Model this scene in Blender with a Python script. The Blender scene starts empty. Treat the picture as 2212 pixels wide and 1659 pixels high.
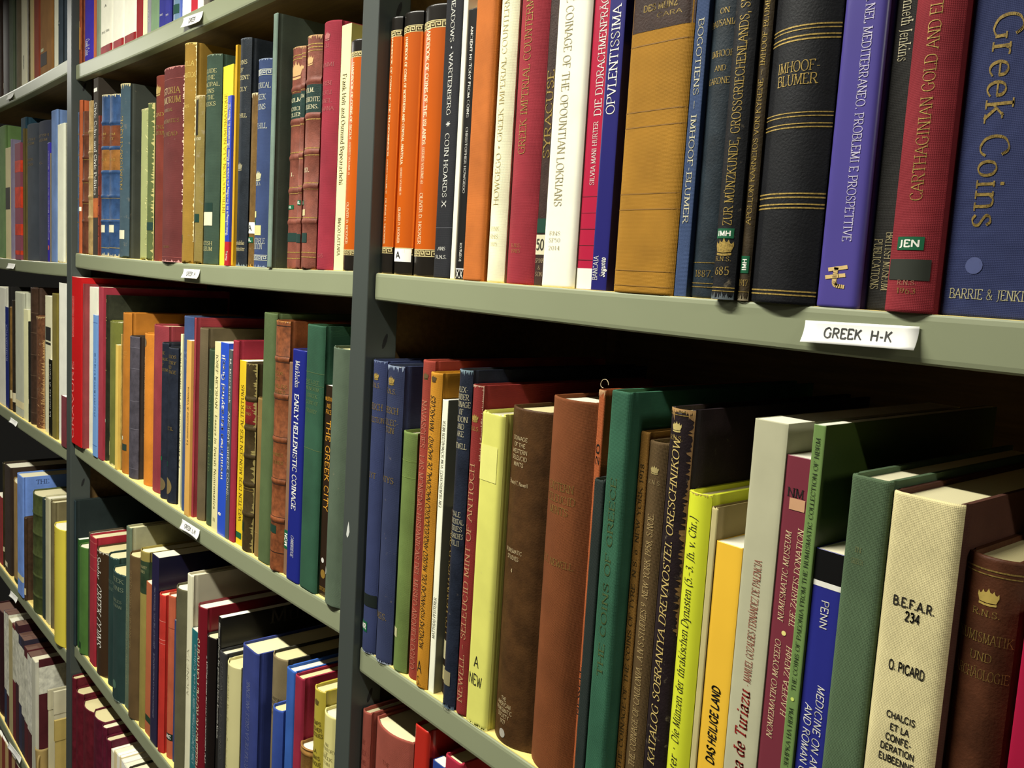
import bpy, math, random
from mathutils import Matrix, Vector
random.seed(7)
SC = bpy.context.scene
COL = SC.collection

# ---------------------------------------------------------------- camera, light, exposure
cam_data = bpy.data.cameras.new('camera')
cam_data.sensor_width = 36.0
cam_data.lens = 31.7462
cam_data.clip_start = 0.01
cam = bpy.data.objects.new('camera', cam_data)
cam.matrix_world = Matrix([[0.642029, -0.127452, 0.756012, 0.0], [0.764392, 0.03029, -0.644039, -0.45], [0.059184, 0.991382, 0.11687, 1.55], [0, 0, 0, 1]])
COL.objects.link(cam)
SC.camera = cam
SC.view_settings.view_transform = 'Standard'
SC.view_settings.look = 'None'
SC.view_settings.gamma = 1.0
SC.view_settings.use_curve_mapping = False
SC.view_settings.exposure = 0.0
world = bpy.data.worlds.new('room_world')
world.use_nodes = True
world.node_tree.nodes['Background'].inputs[0].default_value = (1.0, 0.95, 0.8, 1)
world.node_tree.nodes['Background'].inputs[1].default_value = 0.01
SC.world = world

def tube_light(x, y, z, length, power):
    """one fluorescent batten hanging over the aisle, parallel to the shelves"""
    L = bpy.data.lights.new('fluorescent_tube', 'AREA')
    L.shape = 'RECTANGLE'
    L.size = length
    L.size_y = 0.05
    L.energy = power
    L.color = (1.0, 0.975, 0.87)
    o = bpy.data.objects.new('fluorescent_tube', L)
    o.location = (x, y, z)
    o.rotation_euler = (math.radians(-26), 0, 0)
    COL.objects.link(o)
for tx, tp in ((2.2, 74.0), (-1.0, 77.0), (-4.2, 70.0)):
    tube_light(tx, -0.62, 2.40, 1.2, tp)

# ---------------------------------------------------------------- materials
def s2l(c):
    return c/12.92 if c <= 0.04045 else ((c+0.055)/1.055)**2.4
def rgb(h, k=1.0):
    return tuple(min(1.0, s2l(int(h[i:i+2], 16)/255)*k) for i in (0, 2, 4))
MATS = {}
def material(kind, hexc, wear=0.0):
    key = (kind, hexc, round(wear, 1))
    if key in MATS: return MATS[key]
    m = bpy.data.materials.new({'c':'cloth','l':'leather','m':'marbled_leather','g':'gloss_paper','p':'paper','k':'ink','G':'gilt','y':'page_edges','s':'painted_steel','w':'chipboard','b':'plain_board'}[kind])
    m.use_nodes = True
    nt = m.node_tree; N = nt.nodes; Lk = nt.links
    b = N['Principled BSDF']
    col = rgb(hexc)
    tc = N.new('ShaderNodeTexCoord'); oi = N.new('ShaderNodeObjectInfo')
    add = N.new('ShaderNodeVectorMath'); add.operation = 'ADD'
    sc = N.new('ShaderNodeVectorMath'); sc.operation = 'SCALE'; sc.inputs[3].default_value = 7.0
    Lk.new(oi.outputs['Random'], sc.inputs[0])
    Lk.new(tc.outputs['Object'], add.inputs[0]); Lk.new(sc.outputs[0], add.inputs[1])
    vec = add.outputs[0]
    def noise(scale, detail=3.0, rough=0.55, v=None):
        n = N.new('ShaderNodeTexNoise'); n.inputs['Scale'].default_value = scale
        n.inputs['Detail'].default_value = detail; n.inputs['Roughness'].default_value = rough
        Lk.new(v or vec, n.inputs['Vector']); return n.outputs['Fac']
    def ramp(fac, a, bb):
        r = N.new('ShaderNodeMapRange'); r.inputs[1].default_value = a; r.inputs[2].default_value = bb
        Lk.new(fac, r.inputs[0]); return r.outputs[0]
    def mix(fac, ca, cb):
        x = N.new('ShaderNodeMix'); x.data_type = 'RGBA'
        if isinstance(fac, float): x.inputs[0].default_value = fac
        else: Lk.new(fac, x.inputs[0])
        for i, c in ((6, ca), (7, cb)):
            if isinstance(c, tuple): x.inputs[i].default_value = c + (1,)
            else: Lk.new(c, x.inputs[i])
        return x.outputs[2]
    def bump(fac, strength, dist):
        bp = N.new('ShaderNodeBump'); bp.inputs['Strength'].default_value = strength
        bp.inputs['Distance'].default_value = dist
        Lk.new(fac, bp.inputs['Height']); Lk.new(bp.outputs[0], b.inputs['Normal'])
    dark = tuple(c*0.72 for c in col); lite = tuple(min(1, c*1.2+0.004) for c in col)
    out = None
    if kind == 'c':
        out = mix(ramp(noise(28, 4), .3, .7), dark, lite)
        w1 = N.new('ShaderNodeTexWave'); w1.inputs['Scale'].default_value = 380; w1.bands_direction = 'X'
        w2 = N.new('ShaderNodeTexWave'); w2.inputs['Scale'].default_value = 380; w2.bands_direction = 'Z'
        for w_ in (w1, w2):
            Lk.new(tc.outputs['Object'], w_.inputs['Vector']); w_.inputs['Distortion'].default_value = 1.2
        mu = N.new('ShaderNodeMath'); mu.operation = 'MULTIPLY'
        Lk.new(w1.outputs['Fac'], mu.inputs[0]); Lk.new(w2.outputs['Fac'], mu.inputs[1])
        out = mix(ramp(mu.outputs[0], -.8, 2.4), out, lite)
        bump(mu.outputs[0], .4, .0004)
        b.inputs['Roughness'].default_value = .8
        b.inputs['Specular IOR Level'].default_value = .25
    elif kind == 'l':
        out = mix(ramp(noise(60, 6, .65), .3, .7), tuple(c*.6 for c in col), tuple(min(1, c*1.3+.001) for c in col))
        bump(noise(700, 2), .35, .0006)
        b.inputs['Roughness'].default_value = .55
        b.inputs['Specular IOR Level'].default_value = .22
    elif kind == 'm':
        out = mix(ramp(noise(130, 8, .7), .3, .72), tuple(c*.4 for c in col), tuple(min(1, c*1.5+.005) for c in col))
        b.inputs['Roughness'].default_value = .5
    elif kind == 'g':
        out = mix(ramp(noise(12, 2), .2, .8), tuple(c*.93 for c in col), tuple(min(1, c*1.05) for c in col))
        b.inputs['Roughness'].default_value = .3
        b.inputs['Specular IOR Level'].default_value = .4
        bump(noise(60, 2), .06, .001)
    elif kind == 'p':
        out = mix(ramp(noise(35, 5), .25, .75), tuple(c*.9 for c in col), tuple(min(1, c*1.04) for c in col))
        b.inputs['Roughness'].default_value = .7
        b.inputs['Specular IOR Level'].default_value = .25
        bump(noise(90, 3), .08, .001)
    elif kind == 'y':
        w1 = N.new('ShaderNodeTexWave'); w1.inputs['Scale'].default_value = 420; w1.bands_direction = 'X'
        w1.inputs['Distortion'].default_value = 2.0; w1.inputs['Detail'].default_value = 2
        Lk.new(tc.outputs['Object'], w1.inputs['Vector'])
        out = mix(w1.outputs['Fac'], tuple(c*.88 for c in col), col)
        bump(w1.outputs['Fac'], .15, .0004)
        b.inputs['Roughness'].default_value = .85
    elif kind == 'G':
        out = mix(ramp(noise(900, 3), .35, .6), tuple(c*.45 for c in col), col)
        b.inputs['Roughness'].default_value = .38
        b.inputs['Metallic'].default_value = .35
    elif kind == 'k':
        out = mix(ramp(noise(500, 2), .2, .5), tuple(c*.85 for c in col), col)
        b.inputs['Roughness'].default_value = .6
    elif kind == 's':
        out = mix(ramp(noise(9, 3), .2, .8), tuple(c*.95 for c in col), tuple(min(1, c*1.04) for c in col))
        bump(noise(900, 1), .05, .0003)
        b.inputs['Roughness'].default_value = .42
    elif kind == 'w':
        mp = N.new('ShaderNodeMapping'); mp.inputs['Scale'].default_value = (3, 40, 40)
        Lk.new(tc.outputs['Object'], mp.inputs[0])
        out = mix(ramp(noise(4, 5, .6, mp.outputs[0]), .3, .7), tuple(c*.75 for c in col), lite)
        b.inputs['Roughness'].default_value = .6
    else:
        out = mix(ramp(noise(5, 3), .2, .8), tuple(c*.9 for c in col), lite)
        b.inputs['Roughness'].default_value = .8
    if wear > 0 and kind in 'clmp':
        t = .70 - .07*min(wear, 2)
        scuff = tuple(min(1, c*.45 + d) for c, d in zip(col, (.16, .13, .085)))
        out = mix(ramp(noise(75, 9, .72), t, t+.10), out, scuff)
    Lk.new(out, b.inputs['Base Color'])
    MATS[key] = m
    return m

# ---------------------------------------------------------------- mesh helpers
def make_obj(name, verts, faces, mats, parent=None, fm=None, smooth=False):
    me = bpy.data.meshes.new(name)
    me.from_pydata(verts, [], faces)
    for m in mats: me.materials.append(m)
    if fm: me.polygons.foreach_set('material_index', fm)
    if smooth: me.polygons.foreach_set('use_smooth', [True]*len(faces))
    me.update()
    o = bpy.data.objects.new(name, me)
    COL.objects.link(o)
    if parent: o.parent = parent
    return o
def tag(o, label=None, cat=None, group=None, kind=None):
    if label: o['label'] = label
    if cat: o['category'] = cat
    if group: o['group'] = group
    if kind: o['kind'] = kind
    return o
def empty(name, loc, label, cat, group=None):
    o = bpy.data.objects.new(name, None); o.empty_display_size = .02
    o.location = loc; COL.objects.link(o)
    return tag(o, label, cat, group)
def box(x0, x1, y0, y1, z0, z1):
    v = [(x, y, z) for x in (x0, x1) for y in (y0, y1) for z in (z0, z1)]
    f = [(0,1,3,2),(4,6,7,5),(0,4,5,1),(2,3,7,6),(0,2,6,4),(1,5,7,3)]
    return v, f
def join(*parts):
    V, F = [], []
    for v, f in parts:
        n = len(V); V += v; F += [tuple(i+n for i in q) for q in f]
    return V, F
def bevel(o, w=.0008, seg=2):
    b = o.modifiers.new('bevel', 'BEVEL'); b.width = w; b.segments = seg; b.limit_method = 'ANGLE'
    return o
def prism(poly, z0, z1, rnd=.0):
    """extrude a plan outline (x,y) from z0 to z1 with a small rounded rim"""
    n = len(poly)
    cx = sum(p[0] for p in poly)/n; cy = sum(p[1] for p in poly)/n
    lev = [(z0, 0), (z1, 0)]
    if rnd > 0: lev = [(z0, rnd), (z0+rnd, 0), (z1-rnd, 0), (z1, rnd)]
    V = []
    for z, ins in lev:
        for x, y in poly:
            dx, dy = x-cx, y-cy
            l = math.hypot(dx, dy) or 1
            k = min(ins, .3*l)
            V.append((x-dx/l*k, y-dy/l*k, z))
    F = []
    for r in range(len(lev)-1):
        for i in range(n):
            j = (i+1) % n
            F.append((r*n+i, r*n+j, (r+1)*n+j, (r+1)*n+i))
    F.append(tuple(range(n-1, -1, -1))); F.append(tuple((len(lev)-1)*n+i for i in range(n)))
    return V, F

# ---------------------------------------------------------------- lettering (a drawn pen alphabet)
GL = {
'A':'8|L0 0 4 10 8 0;l1.5 3.5 6.5 3.5','B':'7|L1 0 1 10;c1 10 4 10 6 8.8 6 6.8 4 5.4 1 5.4;c1 5.4 4.5 5.4 6.8 4 6.8 1.6 4.5 0 1 0',
'C':'8|c7.2 8 6 9.8 4.2 10.1 1.5 8.5 .5 5 1.5 1.5 4.2 -.1 6.2 .4 7.4 2','D':'8.4|L1 0 1 10;c1 10 4 10 7 8.3 7.8 5 7 1.7 4 0 1 0',
'E':'6.8|L1 0 1 10;l1 10 6 10 6 8.6;l1 5.2 4.8 5.2;l1 0 6.2 0 6.2 1.6','F':'6.4|L1 0 1 10;l1 10 6 10 6 8.6;l1 5.2 4.6 5.2',
'G':'8.6|c7.2 8 6 9.8 4.2 10.1 1.5 8.5 .5 5 1.5 1.5 4.2 -.1 6 .2 7.4 1.2;L7.4 .8 7.4 4.6;l6.2 4.6 8.4 4.6','H':'8.4|L1 0 1 10;L7.2 0 7.2 10;l1 5.2 7.2 5.2',
'I':'3.6|L1.8 0 1.8 10','J':'4.4|L2.8 10 2.8 1.5;c2.8 1.5 2.2 -.6 .6 -1.4','K':'8|L1 0 1 10;L1.2 4.4 6.6 10;L2.8 6 7.4 0','L':'6.4|L1 0 1 10;l1 0 6 0 6 1.8',
'M':'9.8|L1 0 1.3 10;l1.3 10 4.8 .6 8.3 10;L8.3 10 8.6 0','N':'8.6|L1 0 1 10;l1 10 7.4 0;L7.4 0 7.4 10','O':'9|c4.5 10.1 1.5 8.6 .5 5 1.5 1.4 4.5 -.1 7.5 1.4 8.5 5 7.5 8.6 4.5 10.1',
'P':'6.8|L1 0 1 10;c1 10 4 10 6.2 8.9 6.2 6.2 4 4.8 1 4.8','Q':'9|c4.5 10.1 1.5 8.6 .5 5 1.5 1.4 4.5 -.1 7.5 1.4 8.5 5 7.5 8.6 4.5 10.1;l5 2 8.4 -1.6',
'R':'7.8|L1 0 1 10;c1 10 4 10 6.2 8.9 6.2 6.2 4 4.9 1 4.9;L3.6 4.9 7.2 0','S':'6.6|c5.8 8.2 4.8 9.8 3 10 1.1 8.7 1.3 6.6 3.4 5.3 5.6 3.7 5.6 1.4 3.6 0 1.6 .2 .7 2.2',
'T':'7.4|L3.7 0 3.7 10;l.4 8.6 .4 10 7 10 7 8.6','U':'8.4|L1.2 10 1.2 4;c1.2 4 2 .8 4.2 -.1 6.4 .8 7.2 4;L7.2 4 7.2 10','V':'8|L.4 10 4 0 7.6 10','W':'11.4|L.4 10 3.2 0 5.7 9 8.2 0 11 10',
'X':'8|L.6 0 7.2 10;L.6 10 7.4 0','Y':'7.8|L.4 10 3.9 4.8 7.4 10;L3.9 4.8 3.9 0','Z':'7|l.8 8.6 .8 10 6.4 10 .6 0 6.4 0 6.4 1.6',
'a':'6.2|c1 5.2 2 6.6 3.8 6.5 4.6 5;L4.6 5 4.6 0;c4.6 4 2 3.4 .6 1.6 1.8 0 3.4 .2 4.6 1.4','b':'6.6|L1.2 0 1.2 10;c1.2 5 2.6 6.5 4.4 6.3 5.9 3.3 4.4 .2 2.6 .1 1.2 1.4',
'c':'5.6|c5 5 3.4 6.6 1.4 5.8 .6 3.3 1.4 .8 3.2 0 5 1.2','d':'6.8|L5.4 0 5.4 10;c5.4 5 4 6.5 2.2 6.3 .7 3.3 2.2 .2 4 .1 5.4 1.4','e':'5.8|l.8 3.6 5.1 3.6;c5.1 3.6 4.8 5.6 3.2 6.6 1.4 5.8 .6 3.3 1.4 .8 3.2 0 5.2 1.2',
'f':'4|L1.6 0 1.6 7.5;c1.6 7.5 2.1 9.6 3.8 9.9;l.4 6.4 3.4 6.4','g':'6|c3 6.6 1 5.8 .8 3.8 2.4 2.4 4.4 2.8 5 4.6 4.2 6.2 3 6.6;c1.6 2.6 1 1.4 2.4 .6 4.6 .2 5.4 -1.4 3.6 -2.8 1.2 -2.4 .6 -1.2 1.6 0',
'h':'7|L1.2 0 1.2 10;c1.2 5 3 6.6 5 6.2 5.6 4.4;L5.6 4.4 5.6 0','i':'3.2|L1.6 0 1.6 6.6;l1.6 8.8 1.6 9.9','j':'3|L1.8 6.6 1.8 -1;c1.8 -1 1.2 -2.6 0 -2.8;l1.8 8.8 1.8 9.9','k':'6.6|L1.2 0 1.2 10;L1.3 2.8 5.2 6.6;L2.6 4 6 0','l':'3.2|L1.6 0 1.6 10',
'm':'10.4|L1.2 0 1.2 6.6;c1.2 5 2.8 6.6 4.6 6.2 5.2 4.4;L5.2 4.4 5.2 0;c5.2 5 6.8 6.6 8.6 6.2 9.2 4.4;L9.2 4.4 9.2 0','n':'7|L1.2 0 1.2 6.6;c1.2 5 3 6.6 5 6.2 5.6 4.4;L5.6 4.4 5.6 0','o':'6.2|c3.1 6.6 1.2 5.6 .6 3.3 1.2 1 3.1 0 5 1 5.6 3.3 5 5.6 3.1 6.6',
'p':'6.6|L1.2 -2.8 1.2 6.6;c1.2 5 2.6 6.5 4.4 6.3 5.9 3.3 4.4 .2 2.6 .1 1.2 1.4','q':'6.6|L5.4 -2.8 5.4 6.6;c5.4 5 4 6.5 2.2 6.3 .7 3.3 2.2 .2 4 .1 5.4 1.4','r':'4.8|L1.2 0 1.2 6.6;c1.2 4.6 2.4 6.3 4.2 6.3','s':'5|c4.4 5.4 3.2 6.6 1.4 6.2 1 4.8 2.6 3.6 4.4 2.4 4.2 .7 2.4 0 .8 1',
't':'4|c1.8 8.4 1.8 1.6 2.4 .1 3.8 .6;l.4 6.4 3.6 6.4','u':'7|L1.2 6.6 1.2 2.4;c1.2 2.4 1.8 .2 3.8 .1 5.6 1.6;L5.6 6.6 5.6 0','v':'6|L.4 6.6 3 0 5.6 6.6','w':'8.8|L.4 6.6 2.6 0 4.4 6 6.2 0 8.4 6.6','x':'6|L.6 0 5.4 6.6;L.6 6.6 5.4 0','y':'6|L.4 6.6 3 0;L5.6 6.6 1.6 -2.8','z':'5.4|l.6 5.6 .6 6.5 4.8 6.5 .6 0 4.8 0 4.8 1.2',
'0':'6.4|c3.2 10 1.2 8.5 .7 5 1.2 1.5 3.2 0 5.2 1.5 5.7 5 5.2 8.5 3.2 10','1':'4.4|L2.4 0 2.4 10;l2.4 10 .8 8.4','2':'6|c.8 8 2 9.8 4.2 9.7 5.2 7.6 4.2 5 .7 0;l.7 0 5.4 0','3':'6|c.9 8.8 2.6 10 4.8 9 4.6 6.4 2.4 5.4;c2.4 5.4 5 4.8 5.2 1.8 2.8 0 .7 1.2','4':'6.2|L4.4 0 4.4 10;l4.4 10 .5 3 5.8 3','5':'6|l5 10 1.4 10 1.2 5.8;c1.2 5.6 3.4 6.4 5.2 4.6 4.8 1.2 2.6 0 .7 1','6':'6.2|c5 9.4 2.6 8.4 1 4.4 1.4 1 3.2 0 5.2 1 5.4 4 4 5.8 1.6 5','7':'5.8|l.6 8.6 .6 10 5.4 10 2.2 0','8':'6.2|c3 10 1.2 8.8 1.4 6.6 4.6 4.4 5.2 1.8 3 0 .9 1.8 1.6 4.4 4.4 6.4 4.8 8.8 3 10','9':'6.2|c1.2 .6 3.6 1.6 5.2 5.6 4.8 9 3 10 1 9 .8 6 2.2 4.2 4.6 5',
'.':'2.6|d1.2 .7','·':'3|d1.4 4.6','•':'5|D2.5 4.6',',':'2.6|d1.2 .7;l1.4 .6 .8 -1.6','-':'4.4|l.8 3.8 3.6 3.8','–':'6|l.6 3.8 5.4 3.8','—':'9|l.6 3.8 8.4 3.8','&':'8.4|c7.4 4.6 5.4 .8 2.6 0 .8 1.8 1.8 4.4 4.6 7 4.4 9.4 2.8 10 1.8 8.4 3 5.8 7.6 0',
'(':'3.4|c2.6 11 1 8 .8 4.4 1.2 1 2.6 -1.8','*':'6|l3 2 3 9;l.4 3.6 5.6 7.4;l.4 7.4 5.6 3.6',
')':'3.4|c.8 11 2.4 8 2.6 4.4 2.2 1 .8 -1.8','ø':'6.2|c3.1 6.6 1.2 5.6 .6 3.3 1.2 1 3.1 0 5 1 5.6 3.3 5 5.6 3.1 6.6;l.8 -.6 5.4 7.2',
'Σ':'7.2|l6.2 8.4 6.2 10 .9 10 4 5.2 .7 0 6.4 0 6.4 1.8','Δ':'8|l.4 0 4 10 7.6 0 .4 0','Ω':'9|l.8 1 .8 0 3.4 0;c3.4 0 1 3.4 1 7 4.5 10 8 7 8 3.4 5.6 0;l5.6 0 8.2 0 8.2 1','Φ':'8.6|L4.3 0 4.3 10;c4.3 8 1.6 7.4 .7 5 1.6 2.6 4.3 2 7 2.6 7.9 5 7 7.4 4.3 8',
'З':'6|c.9 8.8 2.6 10 4.8 9 4.6 6.4 2.4 5.4;c2.4 5.4 5 4.8 5.2 1.8 2.8 0 .7 1.2','Б':'7|L1 0 1 10;l1 10 6 10 6 8.6;c1 5.6 4.4 5.8 6.4 4.4 6.4 1.4 4.4 0 1 0','И':'8.6|L1 0 1 10;l1 0 7.4 10;L7.4 0 7.4 10',
'¤':'9|l1 8.5 8.6 10;l0 4.6 8 6;c4.2 9.4 3.8 5 4.2 1 8 .2',
}
for a, b_ in zip('ΝΟΜΙΑΤΚΥΕΗΡΖП', 'NOMIATKYEHPZH'): GL[a] = GL[b_]
for a in 'НРКАМ': GL.setdefault(a, GL[{'Н':'H','Р':'P','К':'K','А':'A','М':'M'}[a]])
ACC = {'ü':('u','"'),'ä':('a','"'),'ö':('o','"'),'Ä':('A','"'),'Ü':('U','"'),'É':('E',"'"),'Á':('A',"'"),'é':('e',"'")}
def catmull(p, n=5):
    q = [p[0]]
    for i in range(len(p)-1):
        a = p[i-1] if i else p[0]; b = p[i]; c = p[i+1]; d = p[i+2] if i+2 < len(p) else p[-1]
        if not i and p[0] == p[-1]: a = p[-2]
        if i+2 >= len(p) and p[0] == p[-1]: d = p[1]
        for k in range(1, n+1):
            t = k/n
            q.append(tuple(.5*(2*b[j]+(c[j]-a[j])*t+(2*a[j]-5*b[j]+4*c[j]-d[j])*t*t+(3*b[j]-a[j]-3*c[j]+d[j])*t**3) for j in (0, 1)))
    return q
def stroke(pts, style, V, F, ox, mono, th, tn):
    # split long straight runs so lettering can follow a rounded spine
    P = [pts[0]]
    for a, b in zip(pts, pts[1:]):
        n = max(1, int(math.hypot(b[0]-a[0], b[1]-a[1])/2.5))
        for k in range(1, n+1): P.append((a[0]+(b[0]-a[0])*k/n, a[1]+(b[1]-a[1])*k/n))
    for i in range(len(P)-1):
        (x0, y0), (x1, y1) = P[i], P[i+1]
        dx, dy = x1-x0, y1-y0; l = math.hypot(dx, dy)
        if l < 1e-6: continue
        if mono: w = th
        else:
            ang = math.atan2(dy, dx)
            w = tn + (th-tn)*abs(math.sin(ang-.28))**1.3
        nx, ny = -dy/l*w/2, dx/l*w/2; ex, ey = dx/l*w*.12, dy/l*w*.12
        n = len(V)
        V += [(ox+x0+nx-ex, y0+ny-ey), (ox+x0-nx-ex, y0-ny-ey), (ox+x1-nx+ex, y1-ny+ey), (ox+x1+nx+ex, y1+ny+ey)]
        F.append((n, n+1, n+2, n+3))
def text2d(s, font):
    """returns flat lettering (verts, faces, width) with cap height 10"""
    mono = not ('s' in font or 't' in font)
    bold = 'b' in font
    th = (1.9 if bold else (1.5 if 'm' in font else 1.1)) if mono else (1.75 if bold else (.85 if 't' in font else 1.15))
    tn = .7 if bold else (.36 if 't' in font else .48)
    serif = not mono
    V, F, x = [], [], 0.0
    for ch in s:
        if ch == ' ': x += 4.2; continue
        base, acc = ACC.get(ch, (ch, None))
        g = GL.get(base)
        if not g: x += 4; continue
        adv, body = g.split('|'); adv = float(adv)
        for st in body.split(';'):
            k = st[0]; c = [float(t) for t in st[1:].split()]
            p = list(zip(c[0::2], c[1::2]))
            if k in 'dD':
                r = (1.0 if bold else .8) if k == 'd' else 1.5
                n = len(V); V += [(x+p[0][0]+r*math.cos(a*math.pi/4), p[0][1]+r*math.sin(a*math.pi/4)) for a in range(8)]
                F.append(tuple(range(n, n+8))); continue
            if k == 'c': p = catmull(p)
            stroke(p, k, V, F, x, mono, th, tn)
            if serif and k == 'L':
                for (a, b) in ((p[0], p[1]), (p[-1], p[-2])):
                    if min(abs(a[1]), abs(a[1]-10), abs(a[1]-6.6), abs(a[1]+2.8)) < .05 and abs(b[1]-a[1]) > .8*abs(b[0]-a[0]):
                        e = 1.5 if not (a[1] > 6 and a[1] < 7) else 1.0
                        dn = 1 if b[1] < a[1] else -1
                        y = a[1]-dn*tn*.5
                        stroke([(a[0]-e, y), (a[0]+e, y)], 'l', V, F, x, True, tn*1.2, tn)
        if acc == '"':
            h = 8.6 if base.islower() else 11.6
            for q in (-1.2, 1.2):
                n = len(V); V += [(x+adv/2+q+.7*math.cos(a*math.pi/3), h+.7*math.sin(a*math.pi/3)) for a in range(6)]
                F.append(tuple(range(n, n+6)))
        elif acc == "'":
            h = 7.8 if base.islower() else 11
            stroke([(adv/2-.4, h), (adv/2+1.2, h+1.8)], 'l', V, F, x, True, .8, .6)
        x += adv + (1.1 if mono else 1.0)
    if 'i' in font: V = [(a+b*.2, b) for a, b in V]
    return V, F, max(x, 1e-3)

# ---------------------------------------------------------------- books
class Spine:
    def __init__(s, w, h, d, shape, rb):
        s.w, s.h, s.d, s.shape, s.rb = w, h, d, shape, rb
        if shape == 'r': s.b, s.p = min(.2*w, .009), 2.1
        elif shape == 'h': s.b, s.p = min(.0032, .16*w), 9
        else: s.b, s.p = .0004, 12
    def yo(s, u):
        return s.b*min(1.0, abs(2*u-1))**s.p
    def pt(s, u, z, off=0.0):
        x = (u-.5)*s.w
        e = .02
        dy = (s.yo(u+e)-s.yo(u-e)); dx = 2*e*s.w
        l = math.hypot(dx, dy)
        nx, ny = dy/l, -dx/l
        return (x+nx*off, -s.d/2+s.yo(u)+ny*off, z)
    def bandoff(s, z):
        o = 0
        for r in s.rb: o = max(o, .0010*max(0.0, 1-((z-r)/.0032)**2)) if abs(z-r) < .0032 else o
        return o
def patch_mesh(sp, u0, u1, z0, z1, off):
    n = max(3, int(18*(u1-u0)))
    V = []
    for i in range(n+1):
        u = u0+(u1-u0)*i/n
        V += [sp.pt(u, z0, off), sp.pt(u, z1, off)]
    F = [(2*i, 2*i+2, 2*i+3, 2*i+1) for i in range(n)]
    return V, F
def put_text(sp, o, s, za, zb, size, font, cx=.5, off=.00028, u0=0.0, u1=1.0):
    """o: u reads upward, d reads downward, h level. za/zb in metres on the spine"""
    V, F, W = text2d(s, font)
    out = []
    ww = sp.w*(u1-u0)
    if o == 'h':
        wid = size*ww; H = zb/10.0; k = wid/W
        for x, y in V:
            X = (x-W/2)*k + (u0+(u1-u0)*cx-.5)*sp.w
            out.append(sp.pt(X/sp.w+.5, za+(y-5)*H, off))
    else:
        L = zb-za; k = L/W; c = size*ww/10.0
        for x, y in V:
            a = x*k; q = (y-5)*c
            if o == 'u': z = za+a; X = -q
            else: z = zb-a; X = q
            out.append(sp.pt((X + (u0+(u1-u0)*cx-.5)*sp.w)/sp.w+.5, z, off))
    return out, F
def columns(sp, cx, zc, k, cols, off):
    """fill an emblem column by column so that it follows the rounded spine"""
    V, F = [], []
    for x, lo, hi in cols:
        for t in range(3): V.append(sp.pt(cx+x*k/sp.w, zc+(lo+(hi-lo)*t/2)*k, off))
    for i in range(len(cols)-1):
        for t in range(2): F.append((3*i+t, 3*i+3+t, 3*i+4+t, 3*i+1+t))
    return V, F
def crown(sp, zc, size, cx, off):
    top = [1.2, 2.6, 1.4, 1.9, 3.6, 2.2, 2.6, 4.6, 2.6, 2.2, 3.6, 1.9, 1.4, 2.6, 1.2]
    xs = [-5, -4.8, -4, -3.2, -2.6, -1.8, -.8, 0, .8, 1.8, 2.6, 3.2, 4, 4.8, 5]
    lo = [0 if abs(x) > 4.5 else -2.4-.5*(1-abs(x)/5) for x in xs]
    V, F = columns(sp, cx, zc, size*sp.w/10, [(x, a, b) for x, a, b in zip(xs, lo, top)], off)
    n = len(V); k = size*sp.w/10
    V += [sp.pt(cx+x*k/sp.w, zc+y*k, off) for x, y in ((-4.2,-4),(-1.4,-4.4),(1.4,-4.4),(4.2,-4),(4.2,-2.9),(1.4,-3.3),(-1.4,-3.3),(-4.2,-2.9))]
    F += [(n, n+1, n+6, n+7), (n+1, n+2, n+5, n+6), (n+2, n+3, n+4, n+5)]
    return V, F
def disc(sp, zc, size, cx, off):
    r = size*sp.w/2
    c = [(-math.cos(math.pi*i/14), math.sin(math.pi*i/14)) for i in range(15)]
    return columns(sp, cx, zc, r, [(x, -h, h) for x, h in c], off)
def keyband(sp, z0, z1, off):
    """Greek key ornament between two rules"""
    h = z1-z0; n = max(3, round(sp.w/h*.98)); pw = 1.0/n; V, F = [], []
    t = h*.13
    def seg(ua, ub, za, zb):
        v, f = patch_mesh(sp, max(0, ua), min(1, ub), za, zb, off)
        m = len(V); V.extend(v); F.extend([tuple(i+m for i in q) for q in f])
    tu = t/sp.w
    seg(0, 1, z1-t*.8, z1); seg(0, 1, z0, z0+t*.8)
    for i in range(n):
        a = i*pw; b = a+pw*.86
        seg(a, a+tu, z0, z1-h*.18)
        seg(a, b, z1-h*.18-t, z1-h*.18)
        seg(b-tu, b, z0+h*.28, z1-h*.18)
        seg(a+pw*.32, b, z0+h*.28, z0+h*.28+t)
        seg(a+pw*.32, a+pw*.32+tu, z0+h*.28, z0+h*.58)
    return V, F
KIND = {('r','c'):'hardback_book',('h','c'):'hardback_book',('r','l'):'leather_bound_book',('h','l'):'leather_bound_book',('f','p'):'paperback_book',('f','g'):'paperback_book',('r','g'):'jacketed_book',('h','g'):'jacketed_book',('h','p'):'jacketed_book',('f','c'):'cloth_bound_book'}
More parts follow.
